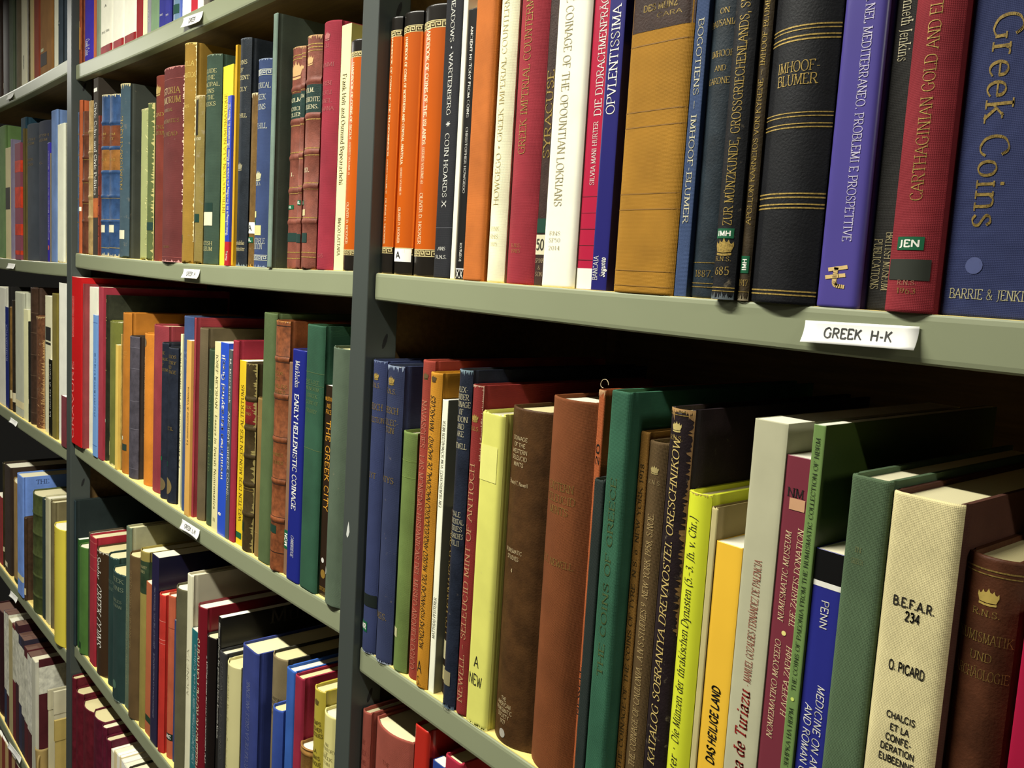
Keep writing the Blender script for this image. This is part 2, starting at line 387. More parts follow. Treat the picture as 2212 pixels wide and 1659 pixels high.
def book(x, y, z, w, h, d, style, hexc, label, group, o):
    shape, mk = style
    wear = o.get('w', 0)
    root = empty(o.get('n') or KIND.get((shape, mk), 'hardback_book'), (x, y+d/2, z), label, o.get('c', 'book'), group)
    if o.get('tilt'): root.rotation_euler = (0, math.radians(o['tilt']), 0)
    sp = Spine(w, h, d, shape, o.get('rb', []))
    M = material(o.get('m', mk), hexc, wear)
    MB = material('c' if 'b' in o and mk != 'p' and mk != 'g' else (mk if mk != 'l' else 'l'), o.get('b', hexc), wear*.6)
    hard = shape != 'f'
    tb = min(.0026, .17*w) if hard else min(.0006, .1*w)
    inset = .003 if hard else .0002
    rnd = random.Random(hash((round(x*1e4), round(z*1e4))))
    # spine shell: outer grid with raised bands and a worn, rolled head and tail
    nu = {'r':16, 'h':20, 'f':10}[shape]
    us = [.5-.5*math.cos(math.pi*i/nu) if shape != 'r' else i/nu for i in range(nu+1)]
    zs = {0.0, .0007, .0018, .004, h-.004, h-.0018, h-.0007, h}
    for r in sp.rb:
        for q in (-.0034, -.0024, -.0012, 0, .0012, .0024, .0034): zs.add(r+q)
    for i in range(1, 6): zs.add(h*i/6)
    zs = sorted(q for q in zs if 0 <= q <= h)
    V, F = [], []
    st = min(.0013, w*.15) if hard else .0004
    m = nu+1
    for k, zz in enumerate(zs):
        roll = 0.0
        if hard: roll = -.0006 if k in (0, len(zs)-1) else (.00008 if k in (2, len(zs)-3) else 0)
        for u in us:
            q = list(sp.pt(u, zz, sp.bandoff(zz)+roll))
            if wear > .3 and k >= len(zs)-2: q[2] -= rnd.random()*.0022*wear*(1 if k == len(zs)-1 else .5)
            if wear > .3 and k <= 1: q[2] += rnd.random()*.0016*wear
            V.append(tuple(q))
    F += [(a*m+i, a*m+i+1, (a+1)*m+i+1, (a+1)*m+i) for a in range(len(zs)-1) for i in range(nu)]
    base = len(V)
    for zz in (0.0, h):
        for i, u in enumerate(us):
            q = sp.pt(u, zz, -st)
            zt = V[i if zz == 0 else (len(zs)-1)*m+i][2]
            V.append((q[0], q[1], zt))
    for i in range(nu):
        F.append((i+1, i, base+i, base+i+1))
        t0 = (len(zs)-1)*m
        F.append((t0+i, t0+i+1, base+m+i+1, base+m+i))
        F.append((base+i, base+m+i, base+m+i+1, base+i+1))
    F.append((0, (len(zs)-1)*m, base+m, base))
    F.append((nu, base+nu, base+m+nu, (len(zs)-1)*m+nu))
    make_obj('spine', V, F, [M], root, smooth=False).data.polygons.foreach_set('use_smooth', [i < (len(zs)-1)*nu for i in range(len(F))])
    # boards
    yb = -d/2+sp.b
    for sgn, nm in ((1, 'front_cover'), (-1, 'back_cover')):
        e = w/2
        if hard:
            j = min(.0012, tb*.5)
            pl = [(e-tb, yb-.0002), (e-j*.4, yb-.0002), (e-j, yb+.0015), (e-j, yb+.0035), (e-j*.2, yb+.0055), (e, yb+.0075), (e, d/2-.0006), (e-.0006, d/2), (e-tb, d/2)]
        else:
            pl = [(e-tb, yb), (e, yb), (e, d/2), (e-tb, d/2)]
        pl = [(sgn*a, b) for a, b in pl]
        if sgn < 0: pl = pl[::-1]
        make_obj(nm, *prism(pl, 0, h, .0004 if hard else 0), [MB], root)
    # pages
    pg = o.get('pg', random.Random(label).choice(['d9d0a4', 'e2dbb8', 'd2c692', 'e6e1c8']) if hard else random.Random(label).choice(['f1efe2', 'ece8d2', 'e6dfc0']))
    e = w/2-tb-.0002
    if e > .0003:
        arc = [sp.pt(.06+.88*i/10, 0, -st-.0008) for i in range(11)]
        arc = [(max(-e, min(e, a[0])), a[1]) for a in arc]
        poly = [(-e, d/2-inset)] + [(-e, arc[0][1])] + arc[1:-1] + [(e, arc[-1][1]), (e, d/2-inset)]
        make_obj('page_block', *prism(poly, inset*.9, h-inset), [material('y', pg)], root)
    for q in o.get('ct', []):   # lettering on the front board
        v, f, W_ = text2d(q[0], 's')
        k = q[3]/10
        make_obj('cover_lettering', [(w/2+.0003, -d/2+q[1]+x_*k*1.15, q[2]+y_*k) for x_, y_ in v], f, [material('k', q[4])], root)
    # worn and torn places that show on the spine
    def jag(u0, u1, z0, z1, along, amp, n):
        V, F = [], []
        for i in range(n+1):
            t = i/n; a = amp*(.12+.88*rnd.random()**2.6)
            if along == 'head': V += [sp.pt(u0+(u1-u0)*t, h-.0002, .0003), sp.pt(u0+(u1-u0)*t, h-.0002-a, .0003)]
            elif along == 'tail': V += [sp.pt(u0+(u1-u0)*t, .0002+a, .0003), sp.pt(u0+(u1-u0)*t, .0002, .0003)]
            else: V += [sp.pt(1-a, z0+(z1-z0)*t, .0003), sp.pt(1.0, z0+(z1-z0)*t, .0003)]
        return V, [(2*i, 2*i+2, 2*i+3, 2*i+1) for i in range(n)]
    if 'hw' in o: make_obj('worn_head', *jag(0, 1, 0, 0, 'head', o['hw'][1]/1000, 46), [material('p', o['hw'][0], 1)], root)
    if 'fw' in o: make_obj('worn_tail', *jag(0, 1, 0, 0, 'tail', o['fw'][1]/1000, 46), [material('p', o['fw'][0], 1)], root)
    if 'fe' in o: make_obj('frayed_joint', *jag(0, 0, h*o['fe'][2], h*o['fe'][3], 'joint', o['fe'][1], 140), [material('p', o['fe'][0], 1)], root)
    if 'th' in o:
        V, F = [], []
        for i in range(25):
            t = i/24*4.6
            c = (-.1*w+.0035*math.cos(t)-.001*t/4.6, -d/2+.003, h+.0035+.0042*math.sin(t)*(1-.08*t))
            for k in range(5):
                a = k*math.tau/5
                V.append((c[0]+.00025*math.cos(a)*math.cos(t), c[1]+.00025*math.sin(a), c[2]+.00025*math.cos(a)*math.sin(t)))
        F = [(i*5+k, i*5+(k+1)%5, i*5+5+(k+1)%5, i*5+5+k) for i in range(24) for k in range(5)]
        make_obj('loose_thread', V, F, [material('p', 'cdbb94')], root)
    # colour panels, rules, lettering, stickers
    for q in o.get('d', []):
        if q[0] == 'panel':
            v, f = patch_mesh(sp, .0, 1., q[1], q[2], .00016)
            n = len(v); e = w/2+.00012
            for sx in (-1, 1): v += [(sx*e, -d/2+sp.b, q[1]), (sx*e, -d/2+sp.b, q[2]), (sx*e, d/2, q[2]), (sx*e, d/2, q[1])]
            f = f + [(n, n+1, n+2, n+3), (n+7, n+6, n+5, n+4), (0, 1, n+1, n), (n-2, n-1, n+5, n+4)]
            make_obj('colour_panel', v, f, [material('g' if mk == 'g' else 'l', q[3])], root).data.polygons.foreach_set('use_smooth', [i < len(f)-4 for i in range(len(f))])
    # gilt rules close together are one tooled ornament; lines of one inscription are one piece of lettering
    runs = []
    for q in sorted((q for q in o.get('d', []) if q[0] == 'band'), key=lambda q: q[1]):
        if runs and q[1]-runs[-1][-1][2] < .009: runs[-1].append(q)
        else: runs.append([q])
    for run in runs:
        bm = []; bv = []; bf = []; bi = []
        for q in run:
            mt = material('G' if q[3] in ('c8a95a', 'a58a48', 'c9a45a') else 'k', q[3])
            if mt not in bm: bm.append(mt)
            v, f = patch_mesh(sp, .0, 1., q[1], q[2], .00022)
            n = len(bv); bv += v; bf += [tuple(i+n for i in g) for g in f]; bi += [bm.index(mt)]*len(f)
        make_obj('spine_rule', bv, bf, bm, root, bi)
    runs = []
    for q in o.get('t', []):
        if runs and q[0] == 'h' and runs[-1][-1][0] == 'h' and abs(q[2]-runs[-1][-1][2]) < 3.2*max(q[3], .002) and q[6] == runs[-1][-1][6]: runs[-1].append(q)
        else: runs.append([q])
    for run in runs:
        mt = material('G' if run[0][6] in ('c8a95a', 'a58a48') else 'k', run[0][6]); tv = []; tf = []
        for q in run:
            v, f = put_text(sp, q[0], q[1], q[2], q[3], q[4], q[5], q[7] if len(q) > 7 else .5)
            n = len(tv); tv += v; tf += [tuple(i+n for i in g) for g in f]
        make_obj('lettering', tv, tf, [mt], root)
    for q in o.get('d', []):
        if q[0] == 'patch':
            v, f = patch_mesh(sp, q[3], q[4], q[1], q[2], .0003)
            s = make_obj('spine_label', v, f, [material('p', q[5])], root, smooth=True)
            if len(q) > 6:
                u0, u1 = q[3], q[4]; hh = q[2]-q[1]
                if q[7] == 'h':
                    lw = min(.8, .75*hh*len(q[6])*.8/((u1-u0)*sp.w))
                    v, f = put_text(sp, 'h', q[6], (q[1]+q[2])/2, hh*.5, lw, 'b', .5, .0004, u0, u1)
                else:
                    v, f = put_text(sp, q[7], q[6], q[1]+hh*.15, q[2]-hh*.15, .5, 'b', .5, .0004, u0, u1)
                make_obj('label_lettering', v, f, [material('k', '1a1812' if q[8] == 'k' else q[8])], s)
        elif q[0] == 'crown':
            v, f = crown(sp, q[1], q[2], q[4] if len(q) > 4 else .5, .00026)
            make_obj('crown_emblem', v, f, [material('G' if q[3] in ('c8a95a',) else 'k', q[3])], root)
        elif q[0] == 'disc':
            v, f = disc(sp, q[1], q[2], q[4] if len(q) > 4 else .5, .00026)
            make_obj('round_emblem', v, f, [material('k', q[3])], root)
        elif q[0] == 'key':
            v, f = patch_mesh(sp, 0, 1, q[1], q[2], .0002)
            kk = mk == 'g'
            s = make_obj('key_pattern_band', v, f, [material('g', '3a2c14' if kk else hexc)], root, smooth=True)
            v, f = keyband(sp, q[1], q[2], .00028)
            make_obj('key_pattern', v, f, [material('k', 'd8c88c' if kk else 'b9bcae')], s)
    return root

# ---------------------------------------------------------------- the room
Z0 = 0.0
def structure(name, v, f, m):
    return tag(make_obj(name, v, f, [m]), kind='structure')
structure('floor', *box(-4.2, 2.2, -1.7, .62, -.02, 0.0), material('b', '1e1b17'))
structure('ceiling', *box(-4.2, 2.2, -1.7, .62, 2.6, 2.62), material('b', 'a8a496'))
structure('wall_front', *box(-4.2, 2.2, -1.72, -1.7, 0.0, 2.6), material('b', '211e19'))
structure('wall_back', *box(-4.2, 2.2, .62, .64, 0.0, 2.6), material('b', '4a4438'))

# ---------------------------------------------------------------- shelving
STEEL = material('s', '898f71'); POST = material('s', '3f4541'); WOOD = material('w', 'f0d47c'); UNDER_SHADE = material('w', '5e4a26'); HARD = material('w', '6b5128'); SLOT = material('b', '060606')  # board underside: shade put into a darker copy of the wood colour
DEPTH = 0.33
def sag_z(x, x0, x1, sag):
    u = (x-x0)/(x1-x0)
    return -4*sag*u*(1-u)
def sweep(x0, x1, sag, prof, n=24):
    """sweep a (y,z) outline along a shelf that sags a little in the middle"""
    V, F = [], []; m = len(prof)
    for i in range(n+1):
        x = x0+(x1-x0)*i/n; dz = sag_z(x, x0, x1, sag)
        V += [(x, y, z+dz) for y, z in prof]
    for i in range(n):
        for k in range(m):
            j = (k+1) % m
            F.append((i*m+k, i*m+j, (i+1)*m+j, (i+1)*m+k))
    F.append(tuple(range(m))); F.append(tuple(range(n*m+m-1, n*m-1, -1)))
    return V, F
LIP = 0.0257
def shelf(x0, x1, z, sag, label):
    root = empty('shelf', ((x0+x1)/2, DEPTH/2, z), label, 'shelf', 'steel edged shelves')
    c = (x0+x1)/2; w2 = (x1-x0)/2; d2 = DEPTH/2
    o = make_obj('board', *sweep(-w2, w2, sag, [(.0022-d2, 0), (.0022-d2, -.016), (d2, -.016), (d2, 0)]), [WOOD, UNDER_SHADE], root, [1 if k % 4 == 1 and k < 96 else 0 for k in range(98)])
    r = .0022; t = LIP
    prof = [(.0022-d2, -.0006), (.0012-d2, -.0002), (.0004-d2, -.0012), (-d2, -.0035), (-d2, -t+.0035), (.0004-d2, -t+.0012), (.0014-d2, -t), (.014-d2, -t), (.014-d2, -t+.0016), (.0022-d2, -t+.0022)]
    o = make_obj('front_lip', *sweep(-w2, w2, sag, prof), [STEEL], root)
    return root
SHELVES = [(-1.7497, -0.7669, 1.8728, 0.0055, 'grey-green steel edged shelf carrying the top middle row of books'), (-1.7497, -0.7669, 1.5473, 0.0041, 'grey-green steel edged shelf carrying the second middle row of books'), (-1.7497, -0.7669, 1.2053, 0.0065, 'grey-green steel edged shelf carrying the third middle row of books'), (-1.7497, -0.7669, 0.8178, 0.0054, 'grey-green steel edged shelf carrying the fourth middle row of books'), (-1.7497, -0.7669, 0.461, 0.0045, 'grey-green steel edged shelf carrying the lowest middle row of books'), (-0.7336, 0.2491, 1.5469, 0.0027, 'grey-green steel edged shelf carrying the upper right row of books'), (-0.7336, 0.2491, 1.1811, 0.0036, 'grey-green steel edged shelf carrying the lower right row of books'), (-0.7336, 0.2491, 0.803, 0.0036, 'grey-green steel edged shelf carrying the lowest right row of books'), (-0.7336, 0.2491, 1.91, 0.0036, 'grey steel edged shelf above the upper right row'), (-1.7497, -0.7669, 2.225, 0.0036, 'grey steel edged shelf above the top middle row'), (-2.7657, -1.783, 1.8905, 0.0036, 'grey-green steel edged shelf carrying the top left row of books'), (-2.7657, -1.783, 1.5287, 0.0036, 'grey-green steel edged shelf carrying the second left row of books'), (-2.7657, -1.783, 1.1833, 0.0045, 'grey-green steel edged shelf carrying the third left row of books'), (-2.7657, -1.783, 0.7826, 0.0045, 'grey-green steel edged shelf carrying the fourth left row of books'), (-2.7657, -1.783, 0.3906, 0.0045, 'grey-green steel edged shelf carrying the fifth left row of books'), (-2.7657, -1.783, -0.0014, 0.0045, 'grey-green steel edged shelf carrying the lowest left row of books')]
for s in SHELVES: shelf(*s)
POSTS = [(-1.7805, -1.7522, -0.0069, 0.0274, 'dark steel post between the left and middle bays'), (-0.7644, -0.7361, -0.0069, 0.0274, 'dark steel post between the middle and right bays'), (0.2516, 0.2799, -0.0069, 0.0274, 'dark steel post closing the right bay'), (-2.7965, -2.7682, -0.0069, 0.0274, 'dark steel post closing the left bay')]
CHIP = material('p', 'c9ccc4')
for x0, x1, yf, yb, label in POSTS:
    root = empty('shelf_post', ((x0+x1)/2, yf, 0), label, 'post', 'upright posts')
    w2 = (x1-x0)/2; D = yb-yf; t = .002
    v, f = prism([(-w2, 0), (w2, 0), (w2, D), (w2-t, D), (w2-t, t), (-w2+t, t), (-w2+t, D), (-w2, D)], 0, 2.4)
    bevel(make_obj('upright', v, f, [POST], root), .0012, 3)
    V, F = [], []
    z = .06
    while z < 2.3:
        # keyhole slots in both flanges
        for sx in (-1, 1):
            n = len(V); e = sx*(w2+.00025)
            y0 = D*.62
            for a in range(10):
                an = a*math.pi/5
                V.append((e, y0+.0022*math.cos(an)+.004*math.sin(an)*.55, z+.0075*math.sin(an)))
            F.append(tuple(range(n, n+10)))
        z += .0508
    if 'middle and right' in label:
        cv = [(a*.001-.004, -.0002, b*.001+1.295) for a, b in ((-3,-5),(-1,-8),(1,-6),(3,-1),(2,4),(.5,9),(-.6,5),(-2,1))]
        make_obj('paint_chip', cv, [tuple(range(8))], [CHIP], root)
    make_obj('slots', V, F, [SLOT], root)
for x0, x1, y0, label in [(-1.7678, -1.7648, 0.0279, 'brown panel dividing the left and middle bays'), (-0.7518, -0.7488, 0.0279, 'brown panel dividing the middle and right bays')]:
    o = make_obj('side_panel', *box(x0, x1, y0, DEPTH, .05, 2.35), [HARD])
    tag(o, label, 'panel', 'panels between the bays')
for x0, x1, label in [(-2.7802, -1.7685, 'brown back panel of the left bay'), (-1.7642, -0.7524, 'brown back panel of the middle bay'), (-0.7481, 0.2636, 'brown back panel of the right bay')]:
    o = make_obj('back_panel', *box(x0, x1, DEPTH+.001, DEPTH+.005, .05, 2.35), [HARD])
    tag(o, label, 'panel', 'back panels of the bookcase')

# white card labels stuck on the shelf edges
CARD = material('p', 'f6f5ee')
def card(x, z, w, h, tilt, text, label):
    root = empty('shelf_label', (x, -.0004, z), label, 'label', 'white cards on the shelf edges')
    root.rotation_euler = (0, math.radians(tilt), 0)
    n = 8; V = []
    def cy(zz, xx): # the loose lower corners curl away from the steel
        k = max(0.0, -zz/h+.5)
        return -.0004-.0042*k**2*(.55+.45*(2*xx/w)**2)
    for i in range(n+1):
        for k in range(n+1):
            xx = -w/2+w*i/n; zz = -h/2+h*k/n
            V.append((xx, cy(zz, xx), zz))
    F = [(i*(n+1)+k, (i+1)*(n+1)+k, (i+1)*(n+1)+k+1, i*(n+1)+k+1) for i in range(n) for k in range(n)]
    o = make_obj('card', V, F, [CARD], root, smooth=True)
    so = o.modifiers.new('thickness', 'SOLIDIFY'); so.thickness = .0003; so.offset = 1
    if text:
        v, f, W = text2d(text, 'nm')
        k = h*.43/10; kx = min(k*1.0, w*.64/W)
        out = []
        for a, b in v:
            xx = (a-W/2)*kx; zz = (b-5)*k
            out.append((xx, cy(zz, xx)-.0006, zz))
        make_obj('lettering', out, f, [material('k', '24241f')], root)
for c in [(-0.2469, 1.5309, 0.0643, 0.012, -1.4, 'GREEK  H-K', 'white card lettered GREEK H-K on the upper right shelf edge'), (-1.2028, 1.8545, 0.0662, 0.0131, 2.59, 'GREEK', 'white card on the top middle shelf edge'), (-1.1918, 1.5298, 0.0567, 0.0121, -0.67, 'GREEK  H', 'white card on the second middle shelf edge'), (-1.1787, 1.1866, 0.063, 0.0126, -0.5, 'GREEK  L-N', 'white card lettered GREEK L-N on the third middle shelf edge'), (-2.2594, 1.8745, 0.0599, 0.0111, 0.7, '', 'small white card on the top left shelf edge'), (-2.2591, 1.5093, 0.0714, 0.0114, -0.67, '', 'small white card on the second left shelf edge'), (-2.2426, 1.1619, 0.0682, 0.0105, 0.2, '', 'small white card on the third left shelf edge'), (-2.2517, 0.7515, 0.0717, 0.0124, -4.21, '', 'small white card on the fourth left shelf edge'), (-2.2507, 0.3715, 0.1298, 0.0134, -8.38, '', 'long white card on the fifth left shelf edge')]: card(*c)

# ---------------------------------------------------------------- books, one row after another
# (centre x, front y, base z, width, height, depth, binding, colour, label, details)
BOOKS = [
(-0.7255,0.003,1.5468,0.0182,0.23,0.1702,'rg','1c1813','orange handbook with black ends lettered THE PELOPONNESOS, beside the post on upper right shelf','books on the upper right shelf',{'t': [('d', 'HANDBOOK OF COINS OF THE PELOPONNESOS', 0.1066, 0.2143, 0.135, 'sb', 'f4e6bc', 0.45), ('d', '(SERIES VOLUME 5)', 0.0731, 0.1037, 0.1, 's', 'f4e6bc', 0.45), ('d', 'OLIVER D. HOOVER', 0.0271, 0.0689, 0.13, 's', 'f4e6bc', 0.45)], 'd': [('panel', 0.0245, 0.2123, 'bd5610'), ('key', 0.2123, 0.2179), ('key', 0.0186, 0.0245)]}),
(-0.7013,0.003,1.5466,0.0294,0.2304,0.1705,'rg','1c1813','orange handbook with black ends lettered NORTHERN AND CENTRAL ANATOLIA on upper right shelf','books on the upper right shelf',{'t': [('d', 'HANDBOOK OF COINS OF NORTHERN AND CENTRAL ANATOLIA', 0.0984, 0.2087, 0.135, 'sb', 'f4e6bc', 0.45), ('d', '(SERIES VOLUME 7)', 0.071, 0.0955, 0.1, 's', 'f4e6bc', 0.45), ('d', 'OLIVER D. HOOVER', 0.028, 0.0603, 0.13, 's', 'f4e6bc', 0.45)], 'd': [('panel', 0.0242, 0.2123, 'bd5610'), ('key', 0.2123, 0.2182), ('key', 0.018, 0.0242), ('patch', 0.0117, 0.0234, 0.02, 0.96, 'f4f2ea', 'A', 'h', 'k')]}),
(-0.6671,0.003,1.5462,0.0383,0.2304,0.1705,'rg','1c1813','orange handbook with black ends lettered THE ISLANDS, tallest of the three on upper right shelf','books on the upper right shelf',{'t': [('d', 'HANDBOOK OF COINS OF THE ISLANDS', 0.1134, 0.2132, 0.135, 'sb', 'f4e6bc', 0.45), ('d', '(SERIES VOLUME 6)', 0.0802, 0.1114, 0.1, 's', 'f4e6bc', 0.45), ('d', 'OLIVER D. HOOVER', 0.0279, 0.0723, 0.13, 's', 'f4e6bc', 0.45)], 'd': [('panel', 0.0238, 0.2105, 'bd5610'), ('key', 0.2105, 0.217), ('key', 0.0174, 0.0238)]}),
(-0.6343,0.003,1.5459,0.0265,0.292,0.2161,'hc','191a1f','tall black book lettered COIN HOARDS X on upper right shelf','books on the upper right shelf',{'t': [('d', 'MEADOWS • WARTENBERG', 0.1352, 0.232, 0.2, 's', 'f2f0e4'), ('d', '*', 0.1254, 0.1307, 0.3, 's', 'f2f0e4'), ('d', 'COIN HOARDS X', 0.0596, 0.1208, 0.22, 's', 'f2f0e4'), ('h', 'ANS', 0.025, 0.0029, 0.42, 's', 'f2f0e4'), ('h', 'R.N.S.', 0.0179, 0.0029, 0.6, 's', 'f2f0e4')], 'd': [('band', 0.0423, 0.0427, '55565c')]}),
(-0.6177,0.003,1.5458,0.0059,0.29,0.2146,'fp','ecebd2','very narrow white book between two black books on upper right shelf','books on the upper right shelf',{}),
(-0.6086,0.004,1.5457,0.0116,0.2175,0.1609,'fg','1d1c1b','slim black paperback lettered ANCIENT HISTORY FROM COINS on upper right shelf','books on the upper right shelf',{'t': [('d', 'ANCIENT HISTORY FROM COINS', 0.1313, 0.2035, 0.26, 'b', 'f2f0e4'), ('d', 'CHRISTOPHER HOWGEGO', 0.0707, 0.1239, 0.24, 's', 'f2f0e4'), ('d', 'ROUTLEDGE', 0.0149, 0.0302, 0.22, 'b', 'f2f0e4'), ('h', 'XX', 0.0046, 0.0066, 0.9, 'n', 'f2f0e4')], 'd': [('band', 0.0084, 0.0092, 'f2f0e4')]}),
(-0.5892,0.001,1.5455,0.0264,0.285,0.2109,'hc','b56424','plain orange cloth hardback with no visible lettering on upper right shelf','books on the upper right shelf',{}),
(-0.5647,0.003,1.5454,0.0217,0.29,0.2146,'rc','efe9c4','cream cloth hardback with pale gilt lettering, left of deep red one on upper right shelf','books on the upper right shelf',{'t': [('u', 'HOWGEGO • GREEK IMPERIAL COUNTERMARKS', 0.0605, 0.2397, 0.26, 't', 'b3a268'), ('h', 'SPINK', 0.0421, 0.003, 0.5, 't', 'b3a268'), ('h', 'RNS', 0.036, 0.0031, 0.45, 't', 'b3a268'), ('h', '2005', 0.0301, 0.0031, 0.4, 't', 'b3a268')]}),
(-0.5371,0.003,1.5452,0.0328,0.286,0.2116,'rc','8e2530','deep red cloth hardback lettered GREEK IMPERIAL COUNTERMARKS on upper right shelf','books on the upper right shelf',{'t': [('u', 'GREEK IMPERIAL COUNTERMARKS', 0.0983, 0.234, 0.23, 't', 'c8a95a'), ('h', 'R.N.S.', 0.0296, 0.0028, 0.35, 't', 'c8a95a'), ('h', '1985', 0.0253, 0.0027, 0.32, 't', 'c8a95a')]}),
(-0.514,0.008,1.545,0.0127,0.275,0.2035,'hl','3b2a24','dark brown book lettered SYRACUSE with green and cream labels on upper right shelf','books on the upper right shelf',{'t': [('u', 'SYRACUSE', 0.0946, 0.1594, 0.55, 's', 'c8a95a'), ('h', 'SPINK', 0.0189, 0.0033, 0.8, 's', 'b09a78'), ('h', '&', 0.0137, 0.0029, 0.25, 's', 'b09a78'), ('h', 'SON', 0.0088, 0.0032, 0.6, 's', 'b09a78')], 'd': [('patch', 0.0396, 0.0503, 0.05, 0.95, '163f30'), ('patch', 0.0234, 0.0382, 0.05, 0.95, 'd8d2b0', '50', 'h', '3a3528')]}),
(-0.4898,0.003,1.5449,0.0348,0.288,0.2131,'hp','f3f1dc','thick white hardback lettered OPOUNTIAN LOKRIANS on upper right shelf','books on the upper right shelf',{'t': [('d', 'THE COINAGE OF THE OPOUNTIAN LOKRIANS', 0.058, 0.2149, 0.22, 't', 'a29668', 0.42), ('h', 'RNS', 0.0391, 0.0028, 0.34, 't', 'a29668', 0.4), ('h', 'SP50', 0.0341, 0.0029, 0.36, 't', 'a29668', 0.4), ('h', '2014', 0.0284, 0.0028, 0.36, 't', 'a29668', 0.4)]}),
(-0.4627,0.007,1.5448,0.0185,0.282,0.2087,'fg','b32241','crimson paperback with white foot lettered DIE DIDRACHMENPRAEGUNG on upper right shelf','books on the upper right shelf',{'t': [('u', 'SILVIA MANI HURTER', 0.0731, 0.117, 0.24, 's', 'f2f0e4', 0.5), ('u', 'DIE DIDRACHMENPRÄGUNG VON', 0.1208, 0.2349, 0.36, 's', 'f2f0e4', 0.55)], 'd': [('panel', 0.0002, 0.0148, 'f3f0e2'), ('band', 0.065, 0.0653, '5a1020'), ('band', 0.0537, 0.0539, '5a1020'), ('band', 0.0423, 0.0427, '5a1020'), ('band', 0.0309, 0.0312, '5a1020'), ('band', 0.0205, 0.0209, '5a1020')]}),
(-0.4457,0.003,1.5447,0.0148,0.288,0.2131,'fg','26246b','blue paperback lettered OPVLENTISSIMA, left of the thick tan book on upper right shelf','books on the upper right shelf',{'t': [('u', 'OPVLENTISSIMA', 0.1195, 0.1914, 0.52, 's', 'f2f0e4', 0.5), ('u', 'BANCAJA', 0.0072, 0.0238, 0.3, 's', 'f2f0e4', 0.25), ('u', 'Sagunto', 0.0094, 0.0228, 0.3, 'bi', 'f2f0e4', 0.72)]}),
(-0.4044,0.0,1.5445,0.0524,0.28,0.2072,'hc','9c6f1a','thick tan cloth volume with dark brown title piece on upper right shelf','books on the upper right shelf',{'w': 0.3, 't': [('h', 'DES MÜNZ', 0.1828, 0.0037, 0.55, 'b', 'a58a48'), ('h', 'CARA', 0.1771, 0.0027, 0.4, 'n', 'a58a48', 0.65)], 'd': [('panel', 0.1686, 0.231, '35221a'), ('band', 0.1597, 0.1603, '8e6418'), ('band', 0.1176, 0.1182, '8e6418'), ('band', 0.1077, 0.1083, '8e6418'), ('band', 0.0647, 0.0653, '8e6418'), ('band', 0.0546, 0.0552, '8e6418'), ('band', 0.0146, 0.0152, '8e6418'), ('band', 0.0046, 0.0052, '8e6418')]}),
(-0.3729,0.003,1.5444,0.0098,0.278,0.2057,'fc','35476b','slim blue woven-cloth book lettered BOGOTIENS downward on upper right shelf','books on the upper right shelf',{'t': [('d', 'BOGOTIENS — IMHOOF-BLUMER', 0.0455, 0.1702, 0.42, 's', 'd6cfae', 0.5)]}),
(-0.3556,0.003,1.5444,0.0239,0.272,0.2013,'rl','1f2a32','dark slate book dated 1887 in gilt on upper right shelf','books on the upper right shelf',{'t': [('h', 'ON', 0.1721, 0.003, 0.3, 's', 'c8a95a'), ('h', 'PAUSANIAS', 0.1651, 0.0036, 0.95, 's', 'c8a95a'), ('h', 'IMHOOF', 0.1471, 0.0036, 0.68, 's', 'c8a95a'), ('h', 'AND', 0.1385, 0.0031, 0.35, 's', 'c8a95a'), ('h', 'GARDNER', 0.1311, 0.0036, 0.8, 's', 'c8a95a'), ('h', '1887.', 0.0151, 0.004, 0.6, 's', 'a58a48')], 'd': [('band', 0.0216, 0.0221, 'a58a48'), ('band', 0.0088, 0.0094, 'a58a48'), ('band', 0.0065, 0.0071, 'a58a48')]}),
(-0.3352,-0.006,1.5443,0.0161,0.27,0.1998,'rl','151619','worn black leather book with crown and number 685 on upper right shelf','books on the upper right shelf',{'fw': ('5a6266', 6), 'w': 1, 't': [('u', 'ZUR MÜNZKUNDE, GROSSGRIECHENLANDS, SIC', 0.0438, 0.1772, 0.36, 's', 'c8a95a', 0.55), ('h', 'R.N.S.', 0.0242, 0.0026, 0.7, 's', 'c8a95a'), ('h', '685', 0.0171, 0.0047, 0.65, 's', 'c8a95a')], 'd': [('patch', 0.0362, 0.0421, 0.1, 0.85, '0f5a38', 'IMH', 'h', 'f2f0e4'), ('crown', 0.0313, 0.75, 'c8a95a'), ('band', 0.0069, 0.0075, 'c8a95a'), ('band', 0.0049, 0.0054, 'c8a95a')]}),
(-0.3229,-0.001,1.5443,0.0077,0.268,0.1983,'rl','3c3120','narrow brown book with upright green label, dated 1917 on upper right shelf','books on the upper right shelf',{'fw': ('857a60', 6), 'w': 1, 't': [('u', 'APOLLON KARNEIOS VON KYRENE — IMHOOF-BLUMER', 0.0447, 0.176, 0.4, 's', 'c8a95a', 0.5), ('h', '1917', 0.0107, 0.0036, 0.8, 's', 'c8a95a')], 'd': [('patch', 0.0164, 0.0264, 0.15, 0.85, '0f5a38', 'IMH', 'u', 'f2f0e4'), ('band', 0.0053, 0.0056, 'c8a95a')]}),
